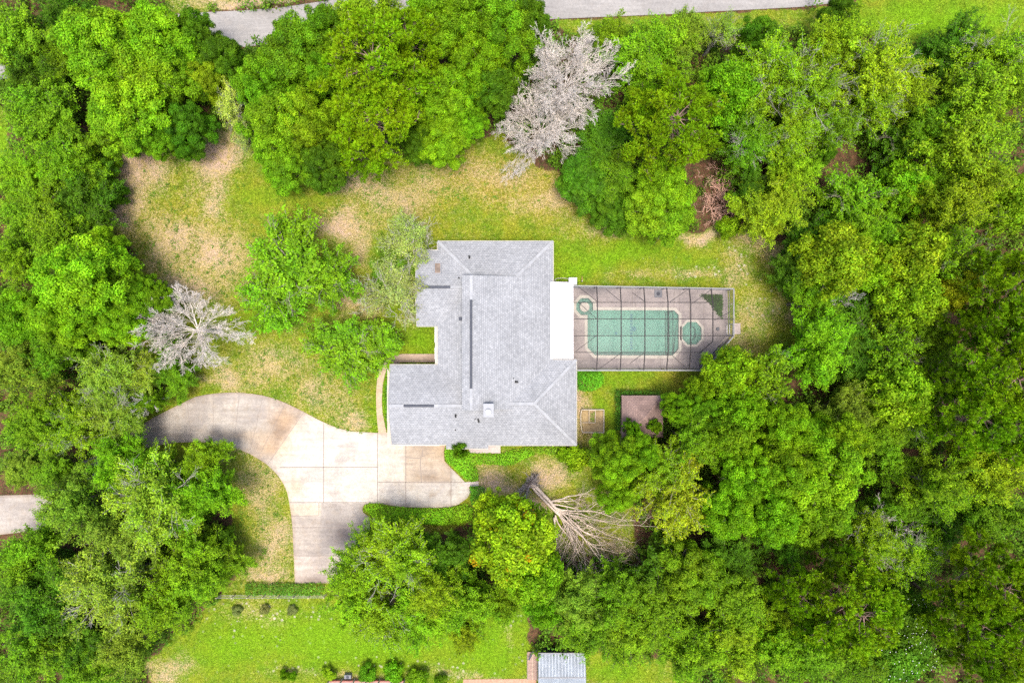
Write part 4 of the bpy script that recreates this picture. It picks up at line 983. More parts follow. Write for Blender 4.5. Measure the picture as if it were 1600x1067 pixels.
hedge(12, [(1036.5, 640), (1041.5, 640), (1041.5, 690), (1036.5, 690)], 1.3, (.055, .165, .012), "narrow dark hedge strip along the pavilion's east side", dens=220, edge=.25)
hedge(13, [(902, 580), (938, 579), (944, 586), (944.5, 597), (939, 606), (930, 611), (915, 612), (902, 610)], 1.2, (.09, .33, .012), "rounded bright green clipped shrub between house corner and pool cage", dens=230, edge=.5)
hedge(14, [(568, 796), (570, 790), (576, 787.5), (590, 788), (604, 791), (620, 794), (655, 796), (690, 796), (712, 793), (728, 789), (738, 796), (738, 814), (718, 820), (690, 822), (650, 820), (620, 818), (596, 813), (578, 806)], 1.0, (.17, .42, .010), "long bright green hedge along the driveway's curved lower edge", dens=200, edge=.45, rough=.14)
hedge(15, [(734.5, 761.5), (756, 761), (757.5, 772), (757, 789), (735, 789.5)], 1.3, (.075, .27, .012), "square dark green hedge block at the driveway's inner end", dens=230, edge=.25)
hedge(16, [(696, 702), (712, 699), (735, 708), (785, 710.5), (800, 704), (822, 700), (834, 703), (836, 710), (818, 719), (800, 727), (770, 727), (742, 726), (746, 738), (748, 750), (738, 754), (728, 749), (718, 741), (707, 730), (698, 722), (695, 712)], .7, (.14, .38, .012), "bright green ground bed wrapping the porch south of the house", 'planting_bed', None, .16, 200, .12, .4, 'plant bed')
hedge(17, [(381, 912), (420, 913), (460, 912.5), (505, 912), (505, 931), (470, 932), (430, 931), (381, 932)], .8, (.08, .23, .015), "ragged low shrub strip behind the pale wire fence", 'hedge', None, .17, 120, .3, .35)
hedge(18, [(604, 571), (609, 571), (609, 600), (606, 628), (608, 660), (608, 672), (602, 668), (600, 650), (599, 625), (600.5, 600)], .35, (.1, .3, .012), "thin strip of low plants between cream path and house", 'planting_bed', None, .13, 170, .06, .2, 'plant bed')
hedge(19, [(816, 700), (835, 697.5), (897, 698), (905, 703), (896, 711), (870, 712), (840, 709)], .7, (.18, .33, .015), "yellowish foundation planting under the house's south eave", 'planting_bed', None, .16, 150, .2, .4, 'plant bed')
# raised vegetable bed
rb = root_at("raised_bed", 926, 658, "square raised garden bed with thin cream timber frame", "garden bed")
def frame4(mb, pts, z0, z1, w):
    for i in range(len(pts)):
        a, b = W(*pts[i], z1), W(*pts[(i+1) % len(pts)], z1); mb.bar((*a, (z0+z1)/2), (*b, (z0+z1)/2), w, z1-z0)
m = MB(); frame4(m, [(908.6, 640.2), (943.7, 640.2), (943.5, 676), (910, 675.6), (907.8, 665), (907.4, 650)], 0, .42, .09); pb(m, "outer_frame", M['wood'], rb)
m = MB(); frame4(m, [(920.5, 641), (930.3, 641), (930.3, 660.4), (920.5, 660.4)], 0, .36, .06); pb(m, "inner_frame", M['wood'], rb)
m = MB(); m.bar(W3(910, 660, .2), W3(920.4, 660, .2), .05, .2); pb(m, "divider", M['wood'], rb)
m = MB(); m.poly([W(*p) for p in ((909.5, 641.5), (942.8, 641.5), (942.8, 675), (910.5, 675))], .01, .10); pb(m, "soil", M['soil'], rb)
hedge(21, [(922, 643), (929.5, 643), (929.5, 659), (922, 659)], .3, (.13, .26, .02), "yellow green weeds in the raised bed's inner box", 'weed_patch', None, .1, 200, .05, .2, 'plants')
# rail fence at the bottom lawn
fe = root_at("wire_fence", 420, 934, "long low pale wire fence above the bottom lawn", "fence", .9)
m = MB(); a, b = Vector(W3(338, 934, 1.0)), Vector(W3(506, 933.3, 1.0)); m.bar(a, b, .04, .04); m.bar(a-Vector((0, 0, .8)), b-Vector((0, 0, .8)), .03, .03); m.bar(a-Vector((0, 0, .4)), b-Vector((0, 0, .4)), .03, .03); pb(m, "rail", M['silver'], fe)
for k in range(8):
    p = a+(b-a)*k/7; m = MB(); m.box(p.x-.05, p.x+.05, p.y-.05, p.y+.05, 0, 1.12); pb(m, "post", M['wood'], fe)
# metal shed, its boardwalk, and the neighbour's roof
sh = root_at("metal_shed", 878, 1050, "pale grey corrugated metal shed at the photo's bottom edge", "shed")
def zz(px, py, z, zr=2.0): x, y = W(px, py, zr); return (x, y, z)
m = MB(); m.hull([zz(841, 1021, 2.0), zz(915, 1021, 2.0), zz(915, 1090, 2.0), zz(841, 1090, 2.0), zz(841, 1021, 1.92), zz(915, 1021, 1.92), zz(915, 1090, 1.92), zz(841, 1090, 1.92), zz(841, 1055.5, 2.4), zz(915, 1055.5, 2.4)]); sr = pb(m, "roof", M['zinc'], sh)
m = MB(); m.bar(zz(841, 1055.5, 2.415), zz(915, 1055.5, 2.415), .14, .03); pb(m, "ridge_cap", M['silver'], sh).parent = sr
m = MB()
for k in range(15):
    xx = 843+k*5.0; m.bar(zz(xx, 1021.3, 2.012), zz(xx, 1055, 2.405), .05, .03)
pb(m, "seam", M['rib'], sh).parent = sr
m = MB(); x0, y0 = W(843, 1088, 2.0); x1, y1 = W(913, 1027, 2.0); m.box(x0, x1, y0, y1, 0, 1.93); pb(m, "wall", M['trim'], sh)
m = MB(); m.bar(zz(841, 1020.4, 1.96), zz(915, 1020.4, 1.96), .12, .1); pb(m, "gutter", M['silver'], sh)
m = MB(); m.box(x0-.04, x0-.005, y0+1.2, y0+2.4, .0, 1.8); pb(m, "door", M['deck_wood'], sh)
bw = root_at("boardwalk", 831, 1040, "narrow brown boarded walkway beside the metal shed", "boardwalk")
m = MB()
for k in range(22): x0, y0 = W(824, 1062-k*2, .3); x1, y1 = W(839.5, 1060.3-k*2, .3); m.box(x0, x1, y0, y1, .24, .30)
pb(m, "boards", M['deck_wood'], bw)
m = MB(); m.bar(W3(831.8, 1019, .33), W3(831.8, 1062, .33), .05, .05); m.bar(W3(824, 1019, .2), W3(824, 1062, .2), .06, .2); m.bar(W3(839.5, 1019, .2), W3(839.5, 1062, .2), .06, .2); pb(m, "stringer", M['wood'], bw)
nh = root_at("timber_deck", 573, 1085, "red boarded deck with cream railing at the bottom edge of the photo", "deck")
m = MB(); x0, y0 = W(514, 1130, .5); x1, y1 = W(632, 1063, .5)
for k in range(34):
    yb = y1-(k+1)*.14; m.box(x0, x1, yb, yb+.125, .40, .5)
pb(m, "boards", M['red_metal'], nh)
m = MB(); m.box(x0+.1, x1-.1, y1-4.7, y1-.05, 0, .395); pb(m, "deck_base", M['deck_wood'], nh)
m = MB(); m.bar((x0, y1, 1.35), (x1, y1, 1.35), .12, .05); m.bar((x0, y1, .8), (x1, y1, .8), .05, .05); m.bar((x0, y1, 1.35), (x0, y1-4.7, 1.35), .10, .05); m.bar((x1, y1, 1.35), (x1, y1-4.7, 1.35), .10, .05); pb(m, "railing", M['trim'], nh)
for k in range(7):
    m = MB(); xx = x0+(x1-x0)*k/6; m.box(xx-.06, xx+.06, y1-.06, y1+.06, 0, 1.45); pb(m, "post", M['trim'], nh)
ac = root_at("air_conditioner", 543, 1057.5, "small grey air conditioner box beside the red deck's railing", "air conditioner", .6)
m = MB(); m.box(-.38, .38, -.2, .22, 0, .6); m.build("casing", M['grey_box'], ac, bevel=.02); m = MB(); m.tube(0, 0, .6, .62, .16, .16); m.build("fan_grille", M['vent'], ac)
# dark clutter stacked behind the shed
jk = root_at("scrap_pile", 857, 1013, "dark scrap pile against the back of the metal shed", "scrap")
rng = RES(5); m = MB()
for k in range(16):
    a = Vector((rng.normal()*.7, rng.normal()*.15, .2+rng.uniform(0, .5))); b = a+Vector((rng.normal()*.5, rng.normal()*.3, rng.normal()*.2)); m.bar(a, b, rng.uniform(.06, .2), rng.uniform(.05, .2))
m.build("scrap_bars", M['vent'], jk)
m = MB(); m.box(-.6, -.1, -.3, .1, 0, .5); m.build("crate", M['grey_box'], jk)
m = MB(); m.box(.2, .6, -.2, .2, 0, .4); m.build("crate", M['grey_box'], jk)
# red patches of leaf litter and other small ground things are in the ground material

# ---------------------------------------------------------------- uprooted tree south of the house
ft = root_at("fallen_tree", 826, 752, "uprooted bare tree lying on the grass with its roots torn up", "tree")
FO = Vector(ft.location)
def rel(px, py, z): return np.array(W3(px, py, z))-np.array(FO)
rng = RES(77); out = []
def stem(pts, r0, r1):
    n = len(pts)-1
    for i in range(n):
        out.append((rel(*pts[i]), rel(*pts[i+1]), r0+(r1-r0)*i/n, r0+(r1-r0)*(i+1)/n))
stem([(830, 755, .8), (838, 761, .75), (850, 774, .7), (859, 783, .75), (869, 795, .8)], .24, .16)
stem([(828, 756, .6), (836, 766, .55), (848, 779, .5), (860, 791, .55), (872, 803, .6)], .18, .12)
ends = [((858, 781), (913, 787), 1.5), ((860, 784), (928, 778), 2.6), ((862, 786), (940, 800), 2.4), ((864, 790), (970, 812), 2.0), ((866, 793), (1000, 828), 1.5), ((866, 793), (1008, 846), 1.1), ((868, 796), (992, 862), 1.8), ((868, 796), (985, 878), 1.2), ((869, 797), (972, 890), 1.8), ((869, 797), (958, 884), 2.4),
        ((870, 800), (946, 897), 1.2), ((870, 800), (930, 896), 2.0), ((870, 802), (915, 880), 2.2), ((869, 804), (902, 886), 1.0), ((868, 805), (886, 876), 1.2), ((868, 806), (872, 880), .7), ((868, 810), (866, 872), .6), ((870, 798), (962, 846), 3.0), ((870, 798), (945, 862), 3.2), ((866, 795), (952, 822), 3.0), ((868, 796), (980, 850), 2.4)]
for (sx, sy), (ex, ey), z in ends:
    a = rel(sx+rng.uniform(-3, 3), sy+rng.uniform(-2, 4), .7); b = rel(ex, ey, z*.8); d = b-a; L = np.linalg.norm(d)*1.10
    grow(rng, a, d, L, .085, 3, out, 8, .16, .0, (6, 5, 4), (.35, 1.1), .46, .009, .12, .12)
root_out = []
for i in range(70):      # the plate of torn roots, standing on edge across the trunk
    a = rng.uniform(0, 2*np.pi); L = rng.uniform(.6, 1.9); u = np.array([math.cos(2.25), math.sin(2.25)*0, 0])
    ax = unit(np.array([[-.73, -.68, 0]]))[0]; d = ax*math.cos(a)*1.6+np.array([0, 0, 1])*math.sin(a)*.75+rng.normal(size=3)*.25
    s = np.array([0.05, -.1, .75])+rng.normal(size=3)*.12
    grow(rng, s, d, L, .07, 1, root_out, 4, .25, .0, (4,), (.3, .9), .5, .012)
link("branches", out_mesh("branches", [o for o in out if o[2] > .016], M['bark']), ft, None, (.60, .49, .40))
link("twigs", out_mesh("twigs", [o for o in out if o[2] <= .016], M['bark']), ft, None, (.40, .31, .25))
link("roots", out_mesh("roots", root_out, M['bark']), ft, None, (.34, .29, .28))
pl = MB(); rs = RES(3); cpt = []
for i in range(60):
    a = rs.uniform(0, 6.28); rr_ = rs.uniform(.5, 1.0); ax = Vector((-.73, -.68, 0)).normalized(); cpt.append(Vector((0.02, 0, .65))+ax*math.cos(a)*rr_*1.5+Vector((0, 0, 1))*math.sin(a)*rr_*.6+Vector((.68, -.73, 0))*rs.uniform(-.14, .14))
pl.hull(cpt); pl.build("root_plate", M['mulch'], ft)
# fine dead twig brush, reddish brown
# ---------------------------------------------------------------- trees; colours are leaf albedo
B1 = (.165, .335, .010)   # bright
B2 = (.130, .275, .010)   # mid
B3 = (.066, .172, .008)   # dark
Y1 = (.205, .345, .012)   # yellow green
Y2 = (.310, .405, .016)   # golden green
L1 = (.215, .325, .040)   # pale lichen green
L2 = (.170, .280, .030)   # greyish green
N1 = (.180, .390, .010)   # pine bright
N2 = (.140, .320, .010)   # pine mid
EM = (.130, .320, .008)   # emerald
TA = 'trees along the road behind the yard'; TB = 'trees of the wood east of the pool'; TC = 'trees on the west side'; TD = 'trees south of the house'; TE = 'trees standing in the lawn'
T = [
 # upper left
 ('feather', 25, 35, 66, 10, B2, 'mid green leafy tree filling the top left corner', TC),
 ('feather', 98, 92, 38, 8, B2, 'small green tree tucked between corner tree and big top left oak', TC),
 ('feather', 88, 22, 44, 9, B3, 'dark small leafy tree at the top edge, next to the corner tree', TC),
 ('oak', 160, 68, 74, 13, B1, 'big bright billowy oak at the top left, its crown touching the top edge', TC),
 ('oak', 232, 60, 60, 12, B1, 'bright billowy oak between the big top left oak and the road', TC),
 ('oak', 200, 135, 70, 12, B1, 'large oak under the two top oaks, its middle full of round puffs', TC),
 ('oak', 180, 188, 50, 10, B2, 'green oak leaning over the top left edge of the bare sandy yard', TC),
 ('oak', 300, 50, 36, 9, B3, 'dark green oak standing half over the grey road bend', TA),
 ('oak', 262, 110, 48, 10, B2, 'round oak with a dark hollow beside it, left of the pale thin tree', TC),
 ('feather', 66, 175, 66, 11, B2, 'wide fine leaved tree near the left edge, below the corner tree', TC),
 ('feather', 40, 112, 44, 9, B3, 'dark thin tree with pale litter showing through, at the left edge', TC),
 ('oak', 288, 195, 38, 8, B3, 'dark oak whose lobe reaches down into the sandy yard', TC),
 ('oak', 286, 228, 21, 6.5, B3, 'small dark round oak lobe hanging over the sandy yard', TC),
 ('oak', 244, 215, 30, 7.5, B2, 'small oak bulging over the top of the sandy yard', TC),
 ('oak', 342, 88, 36, 9, B3, 'dark oak right under the bend of the road', TA),
 ('oak', 322, 120, 32, 8, Y1, 'small olive oak between the road bend and the pale thin tree', TA),
 ('feather', 95, 232, 54, 9, B1, 'light green tree above the dark hollow on the left side', TC),
 ('feather', 30, 262, 48, 8, B1, 'bright loose tree at the left edge beside the sunlit grass strip', TC),
 ('feather', 133, 268, 36, 6, B3, 'small dark tree between two shrubs at the sandy yard corner', TC),
 ('bush', 180, 302, 24, 3, B3, 'round dark shrub poking into the sandy yard from the left wood', TC),
 ('bush', 172, 256, 22, 2.6, B1, 'light green shrub at the corner of the sandy yard', TC),
 ('bush', 212, 232, 16, 2.2, B2, 'small shrub under the oaks at the top of the sandy yard', TC),
 ('sparse', 362, 165, 40, 8, (.44, .52, .12), 'pale yellow sparse tree with thin leaves between dark oak and bright oak', TA, (.75, 1.5), 0),
 ('sparse', 382, 215, 26, 7, (.34,.44,.16), 'small greyish sparse tree hanging over the sandy yard', TA, (.8, 1.3), 0),
 # top middle
 ('oak', 455, 78, 60, 12, B2, 'round dark topped oak right below the road, left of the tall pine', TA),
 ('oak', 412, 128, 46, 11, B2, 'oak beside the pale yellow sparse tree', TA),
 ('oak', 425, 190, 52, 12, B2, 'broad oak below the pale sparse tree, above the green lawn strip', TA),
 ('oak', 440, 252, 44, 9, B2, 'lower left of the two round oaks bulging onto the lawn', TA),
 ('oak', 505, 252, 42, 9, B3, 'lower right of the two round oaks bulging onto the lawn', TA),
 ('oak', 478, 185, 46, 11.5, Y1, 'yellowish oak in the middle of the top oak group', TA),
 ('oak', 510, 45, 42, 11, B2, 'oak with twiggy top touching the road left of the tall pine', TA),
 ('oak', 505, 120, 38, 11, B2, 'oak crown with small bare twigs left of the tall pine', TA),
 ('pine', 590, 110, 84, 16, N1, 'tall bright pine with ringed needle tufts in the top middle', TA),
 ('pine', 585, 195, 66, 14, N1, 'bright pine just below the tall top middle pine', TA),
 ('feather', 575, 28, 56, 11, Y1, 'yellow green feathery tree at the road above the tall pine', TA),
 ('pine', 570, 252, 32, 8, N1, 'small pine reaching onto the orange grass', TA),
 ('pine', 640, 70, 50, 13, N1, 'pine between the tall pine and the dark oak by the road', TA),
 ('oak', 684, 35, 54, 12, B2, 'oak at the top edge right of the feathery yellow tree', TA),
 ('oak', 690, 145, 50, 11, B1, 'bright oak with a small white gap, right of the tall pine', TA),
 ('oak', 655, 222, 32, 7, B3, 'small dark oak at the orange grass edge right of the pines', TA),
 ('oak', 690, 215, 44, 9, B1, 'bright oak at the lawn edge between the pines and the dead tree', TA),
 ('oak', 732, 190, 30, 8, B1, 'small bright oak under the left tips of the dead tree', TA),
 ('oak', 735, 15, 50, 13, B2, 'oak at the top edge, second left of where the road reappears', TA),
 ('oak', 790, 42, 56, 13, B2, 'large round oak where the road reappears, above the dead tree', TA),
 ('oak', 822, 28, 38, 12, B3, 'dark oak tip touching the road edge above the dead tree', TA),
 ('oak', 745, 90, 46, 12, B1, 'bright oak left of the dead tree, middle of three stacked oaks', TA),
 ('oak', 768, 130, 42, 10, B3, 'dark shaded oak directly left of the dead tree', TA),
 # top right
 ('feather', 1025, 72, 66, 10, B1, 'wide feathery green tree below the road, right of the dead tree', TA),
 ('feather', 968, 45, 36, 7, B1, 'low light green bushy tree by the road, right of the dead tree', TA),
 ('feather', 1078, 52, 42, 9, L2, 'greyish green feathery tree just under the road', TA),
 ('sparse', 1128, 45, 40, 9, L1, 'thin grey twigged tree under the road at the verge', TA),
 ('pine', 1048, 195, 78, 14, N1, 'broad tufted pine right of the dead tree, above the red brush', TA),
 ('pine', 1008, 175, 38, 12, N2, 'small pine tucked between dead tree and broad pine', TA),
 ('feather', 950, 215, 48, 7, B3, 'dark low tree with bare twigs between dead tree and broad pine', TA),
 ('oak', 925, 280, 50, 6.5, B3, 'dark round tree at the lawn edge just below the dead tree', TA),
 ('oak', 905, 283, 30, 5, B3, 'small dark round tree beneath the lowest dead branches', TA),
 ('feather', 978, 282, 46, 8, B2, 'leafy tree with crossing bare twigs over the lawn edge', TA),
 ('oak', 1035, 330, 54, 9, B2, 'dark dense oak above the lawn, left of the reddish brush', TA),
 ('oak', 1040, 288, 46, 10, B1, 'bright oak with round puffs under the broad pine', TA),
 ('oak', 962, 332, 34, 6, B3, 'small dark oak at the lawn edge, left of the dense oak', TA),
 ('maple', 1142, 135, 48, 12, B1, 'bright green tree with clustered leaves beside the broad pine', TA),
 ('oak', 1188, 55, 34, 9, B3, 'small dark tree under the road at the grass verge', TA),
 ('lichen', 1222, 112, 66, 13, Y1, 'yellow green tree with a forked grey limb showing', TA),
 ('lichen', 1275, 140, 58, 13, Y1, 'yellow green tree with pale twigs in the middle of the top right group', TA),
 ('feather', 1330, 50, 54, 12, Y1, 'olive feathery tree beside the bright meadow', TA),
 ('lichen', 1385, 95, 66, 13, Y1, 'wide yellow green tree bordering the bright meadow', TA),
 ('lichen', 1368, 152, 50, 12, Y1, 'olive tree with bare twigs above the dark hollow', TA),
 ('feather', 1425, 130, 44, 11, Y1, 'rounded yellow green tree left of the big right edge tree', TA),
 ('oak', 1318, 18, 30, 8, B3, 'small dark tree at the end of the road by the meadow', TA),
 ('lichen', 1240, 195, 48, 11, Y1, 'yellow green tree with tangled grey twigs above the soil clearing', TA),
 ('lichen', 1178, 215, 46, 10, B2, 'dull green twiggy tree right of the broad pine', TA),
 ('lichen', 1310, 190, 42, 10, B2, 'green tree with drooping pale twigs at the soil clearing', TA),
 ('oak', 1290, 236, 20, 5, B3, 'small dark ivy covered tree in the reddish soil clearing', TA),
 ('feather', 1212, 312, 58, 9, Y1, 'feathery yellow green tree over the lawn, right of reddish brush', TB),
 ('feather', 1248, 262, 38, 10, Y1, 'light feathery tree left of the reddish soil clearing', TB),
 ('feather', 1175, 285, 32, 7, B3, 'dark tree between the reddish brush and the feathery tree', TB),
 ('bush', 1139, 356, 23, 3, Y1, 'round yellow green shrub on the grass below the reddish brush', TB),
 ('feather', 1492, 62, 52, 9, B3, 'dark tree at the meadow edge with long bare twigs beside it', TB),
 ('lichen', 1570, 75, 60, 12, B1, 'bright tree with long pale limbs in the top right corner', TB),
 ('feather', 1535, 180, 84, 15, Y1, 'very large yellow green tree at the right edge below the corner tree', TB),
 ('feather', 1590, 150, 46, 13, B1, 'bright green tree cut by the right edge under the corner tree', TB),
 ('feather', 1470, 200, 48, 11, B2, 'green tree left of the very large right edge tree', TB),
 ('open', 1422, 215, 56, 7, B3, 'dark low tree in the hollow right of the soil clearing', TB),
 ('feather', 1530, 300, 64, 14, Y1, 'wide yellow green tree under the very large right edge tree', TB),
 ('maple', 1580, 315, 46, 11, Y1, 'olive tree at the right edge above the black gap', TB),
 ('open', 1345, 310, 58, 9, B1, 'bright green tree below the reddish soil clearing', TB),
 ('maple', 1425, 292, 44, 8, EM, 'emerald tree right of the tree below the soil clearing', TB),
 ('feather', 1475, 285, 44, 9, B2, 'mid green tree left of the wide yellow green tree', TB),
 # right middle
 ('maple', 1312, 402, 58, 13, Y1, 'yellow green tree nearest the lawn bulge right of the pool', TB),
 ('feather', 1262, 420, 44, 9, B3, 'dark emerald tree at the lawn edge right of the pool', TB),
 ('feather', 1268, 365, 36, 8, B3, 'dark tree at the top right corner of the lawn', TB),
 ('feather', 1372, 365, 48, 11, B1, 'feathery green tree above the bare grey branch tree', TB),
 ('maple', 1365, 412, 44, 10, B1, 'bright tree just above the bare grey branches in the wood', TB),
 ('maple', 1430, 400, 52, 13, Y1, 'olive tree with faded leaf tips in the right wood', TB),
 ('open', 1500, 398, 58, 13, B1, 'bright tree with pale twigs left of the black gap', TB),
 ('maple', 1495, 452, 34, 11, Y2, 'small tree with golden leaf tips in the right wood', TB),
 ('maple', 1435, 462, 50, 12, Y1, 'larger yellow tipped tree right of the bare grey branches', TB),
 ('feather', 1272, 470, 44, 9, EM, 'emerald tree along the lawn level with the pool top', TB),
 ('open', 1330, 478, 60, 8, B3, 'dark tree under the bare grey branches', TB),
 ('feather', 1292, 545, 58, 12, EM, 'round emerald tree alone beside the lawn level with the hot tub', TB),
 ('feather', 1245, 555, 26, 7, B3, 'small dark tree at the lawn edge by the emerald tree', TB),
 ('open', 1405, 545, 50, 11, Y1, 'yellow green tree in the middle of the dark right wood', TB),
 ('feather', 1345, 520, 46, 8, B3, 'dark tree right of the round emerald tree', TB),
 ('feather', 1350, 590, 48, 7, B3, 'very dark low tree below and right of the emerald tree', TB),
 ('maple', 1415, 618, 52, 12, Y1, 'yellow tinged tree with faint golden tips in the right wood centre', TB),
 ('feather', 1460, 535, 40, 8, B2, 'dull green low tree left of the right edge pines', TB),
 ('pine', 1568, 450, 64, 15, N1, 'large pine at the right edge below the black gap', TB),
 ('pine', 1512, 510, 34, 12, N1, 'small pine between the dull tree and the right edge pines', TB),
 ('pine', 1585, 530, 50, 14, N2, 'pine at the right edge, second from the black gap', TB),
 ('pine', 1555, 590, 70, 16, N1, 'big bright pine at the right edge in the middle of its height', TB),
 ('pine', 1508, 650, 60, 15, N1, 'pine with open tufts left of the big bright right edge pine', TB),
 ('pine', 1586, 670, 60, 15, N1, 'pine at the right edge under the big bright pine', TB),
 ('pine', 1468, 595, 32, 12, N2, 'thin dark limbed pine in the right wood', TB),
 ('feather', 1322, 642, 46, 10, L2, 'greyish olive tree above the big round bright crown', TB),
 ('feather', 1375, 668, 44, 9, B2, 'green tree right of the big round bright crown', TB),
 ('feather', 1400, 720, 40, 8, B2, 'green tree left of the red brown soil gap', TB),
 ('lichen', 1440, 660, 36, 9, B2, 'twiggy green tree left of the open tufted pine', TB),
 # middle cluster by the pavilion
 ('maple', 1145, 582, 46, 11, B1, 'bright green tree overhanging the pool cage corner', TB),
 ('open', 1205, 590, 54, 12, B1, 'bright tree with pale limbs right of the cage corner tree', TB),
 ('maple', 1095, 612, 26, 8, B1, 'small bright tree tip just below the cage corner', TB),
 ('oak', 1064, 640, 30, 9, B1, 'small bright puffy tree right of the brown pavilion', TB),
 ('oak', 1105, 650, 38, 10, B2, 'green tree second to the right of the pavilion', TB),
 ('maple', 1165, 642, 42, 12, B1, 'bright tree in the cluster right of the pavilion', TB),
 ('oak', 1228, 665, 50, 14, B1, 'bright puffy oak at the top of the big round crown group', TB),
 ('maple', 1148, 680, 44, 12, B2, 'green tree between the pavilion and the big round crown', TB),
 ('oak', 1290, 738, 68, 15, B1, 'big round bright crown in the lower right middle', TB),
 ('oak', 1228, 730, 56, 15, B1, 'bright oak merging with the big round crown', TB),
 ('oak', 1318, 690, 42, 13, Y1, 'light oak at the upper right rim of the big round crown', TB),
 ('feather', 1078, 690, 50, 11, B1, 'feathery bright tree just below right of the pavilion', TB),
 ('oak', 1172, 742, 56, 13, EM, 'emerald oak left of the big round crown', TB),
 ('oak', 1145, 800, 54, 12, EM, 'lower emerald oak left of the big round crown group', TB),
 ('oak', 1212, 805, 58, 13, EM, 'wide emerald oak under the big round crown group', TB),
 ('oak', 1290, 805, 54, 13, B2, 'oak at the bottom of the big round crown group', TB),
 ('willow', 1060, 772, 62, 12, Y2, 'golden green willowy tree right of the fallen tree', TD),
 ('willow', 1028, 738, 48, 11, Y1, 'olive willowy tree with branches showing, above the golden one', TD),
 ('oak', 964, 722, 48, 12, B1, 'bright oak with round puffs nearest the house corner', TD),
 ('oak', 1000, 712, 38, 11, B1, 'bright oak directly below the brown pavilion', TD),
 ('oak', 990, 670, 15, 7, B1, 'small bright tree tip over the pavilion roof edge, left one', TD),
 ('oak', 1024, 667, 13, 6, B2, 'small round tree tip over the pavilion roof edge, right one', TD),
 ('oak', 968, 775, 36, 9, B1, 'bright tree touching the fallen tree top', TD),
 ('bush', 903, 716, 26, 3, Y1, 'olive shrub below the southeast corner of the house', TD),
 ('bush', 876, 708, 15, 1.8, Y1, 'little olive shrub along the south wall beside the larger one', TD),
 ('bush', 720, 700, 17, 4.2, B2, 'spiky green shrub overlapping the roof edge by the porch', TD),
 # south
 ('orange', 805, 850, 66, 13, (.25, .40, .012), 'bright yellow maple with orange patches left of the fallen tree', TD),
 ('maple', 778, 812, 38, 10, (.26, .41, .012), 'yellow tipped maple lobe beside the square hedge', TD),
 ('maple', 836, 905, 46, 12, B1, 'bright green maple below the yellow orange maple', TD),
 ('maple', 850, 950, 34, 9, EM, 'bright emerald maple lobe over the bottom lawn', TD),
 ('feather', 700, 872, 40, 8, B3, 'dark tree under the long hedge, left of the yellow maple', TD),
 ('feather', 652, 868, 30, 7, B3, 'small dark tree just below the long hedge', TD),
 ('willow', 560, 882, 42, 10, Y1, 'light spiky tree leaning over the driveway end', TD),
 ('lichen', 610, 885, 62, 12, Y1, 'pale branched yellow green tree at the driveway end', TD),
 ('feather', 550, 930, 56, 11, B1, 'green feathery tree where the wire fence ends', TD),
 ('feather', 675, 915, 50, 11, Y1, 'spiky yellow green tree in the middle of the south row', TD),
 ('lichen', 598, 965, 54, 9, B1, 'low green tree with grey twigs over the bottom lawn', TD),
 ('feather', 660, 968, 50, 9, B1, 'green tree bulging over the bottom lawn, next to the twiggy one', TD),
 ('feather', 728, 950, 52, 10, B1, 'green tree under the dark gap left of the yellow maple', TD),
 ('feather', 722, 990, 34, 7, Y1, 'low light tree at the bottom lawn, lowest of the south row', TD),
 ('feather', 782, 950, 34, 8, B2, 'small green tree between the south row and the emerald lobe', TD),
 ('feather', 903, 942, 44, 10, L2, 'greyish green tree below the fallen tree top', TD),
 ('feather', 962, 945, 48, 10, B2, 'green spiky tree below right of the fallen tree', TD),
 ('open', 1036, 892, 52, 8, B3, 'dark tree right of the fallen tree tips', TD),
 ('feather', 920, 985, 48, 9, B2, 'green tree above the metal shed', TD),
 ('feather', 980, 995, 52, 10, B2, 'green tree right above the metal shed corner', TD),
 ('oak', 1082, 905, 54, 10, B2, 'mid green tree below the golden willowy tree', TD),
 ('feather', 1042, 960, 54, 10, B2, 'green tree second to the right of the metal shed', TD),
 ('feather', 1145, 948, 54, 11, B2, 'green tree left of the black gap near the bottom', TD),
 ('feather', 1085, 1015, 56, 11, B1, 'bright green tree at the bottom edge right of the shed', TD),
 ('feather', 1155, 1015, 54, 11, Y1, 'yellowish green tree at the bottom edge, second right of the shed', TD),
 ('feather', 1215, 1035, 48, 10, B1, 'green tree at the bottom edge below the lower pine', TD),
 ('feather', 1280, 1040, 52, 10, B2, 'dull green tree at the bottom edge under the lower pine', TD),
 ('feather', 1205, 990, 36, 8, Y1, 'yellow green spiky tree left of the lower pine', TD),
 ('feather', 1140, 872, 44, 7, B3, 'dark low tree beside the brown soil gap', TD),
 ('feather', 1230, 868, 40, 8, B3, 'dark tree below the emerald oak group', TD),
 # lower right
 ('pine', 1325, 945, 76, 15, N1, 'large pine with ringed tufts at the lower right', TB),
 ('pine', 1240, 920, 40, 12, N1, 'small pine left of the large lower right pine', TB),
 ('pine', 1272, 975, 36, 12, N2, 'small pine just under the large lower right pine', TB),
 ('pine', 1305, 870, 36, 12, N2, 'slim pine above the large lower right pine', TB),
 ('lichen', 1362, 850, 46, 13, Y1, 'yellow green tree above the large lower right pine', TB),
 ('lichen', 1440, 870, 46, 10, Y1, 'green tree among the bare grey twigs at the lower right', TB),
 ('feather', 1410, 795, 40, 8, B2, 'green tree above the bare grey twigs', TB),
 ('feather', 1465, 757, 54, 14, Y1, 'yellowish rounded tree right of the red brown soil gap', TB),
 ('feather', 1548, 745, 56, 14, Y1, 'yellowish tree at the right side under the pines', TB),
 ('open', 1475, 815, 52, 8, B3, 'dark low tree under the yellowish rounded tree', TB),
 ('feather', 1565, 812, 52, 11, B2, 'green tree at the right edge beneath the yellowish one', TB),
 ('feather', 1520, 800, 34, 9, B3, 'small dark tree left of the right edge green tree', TB),
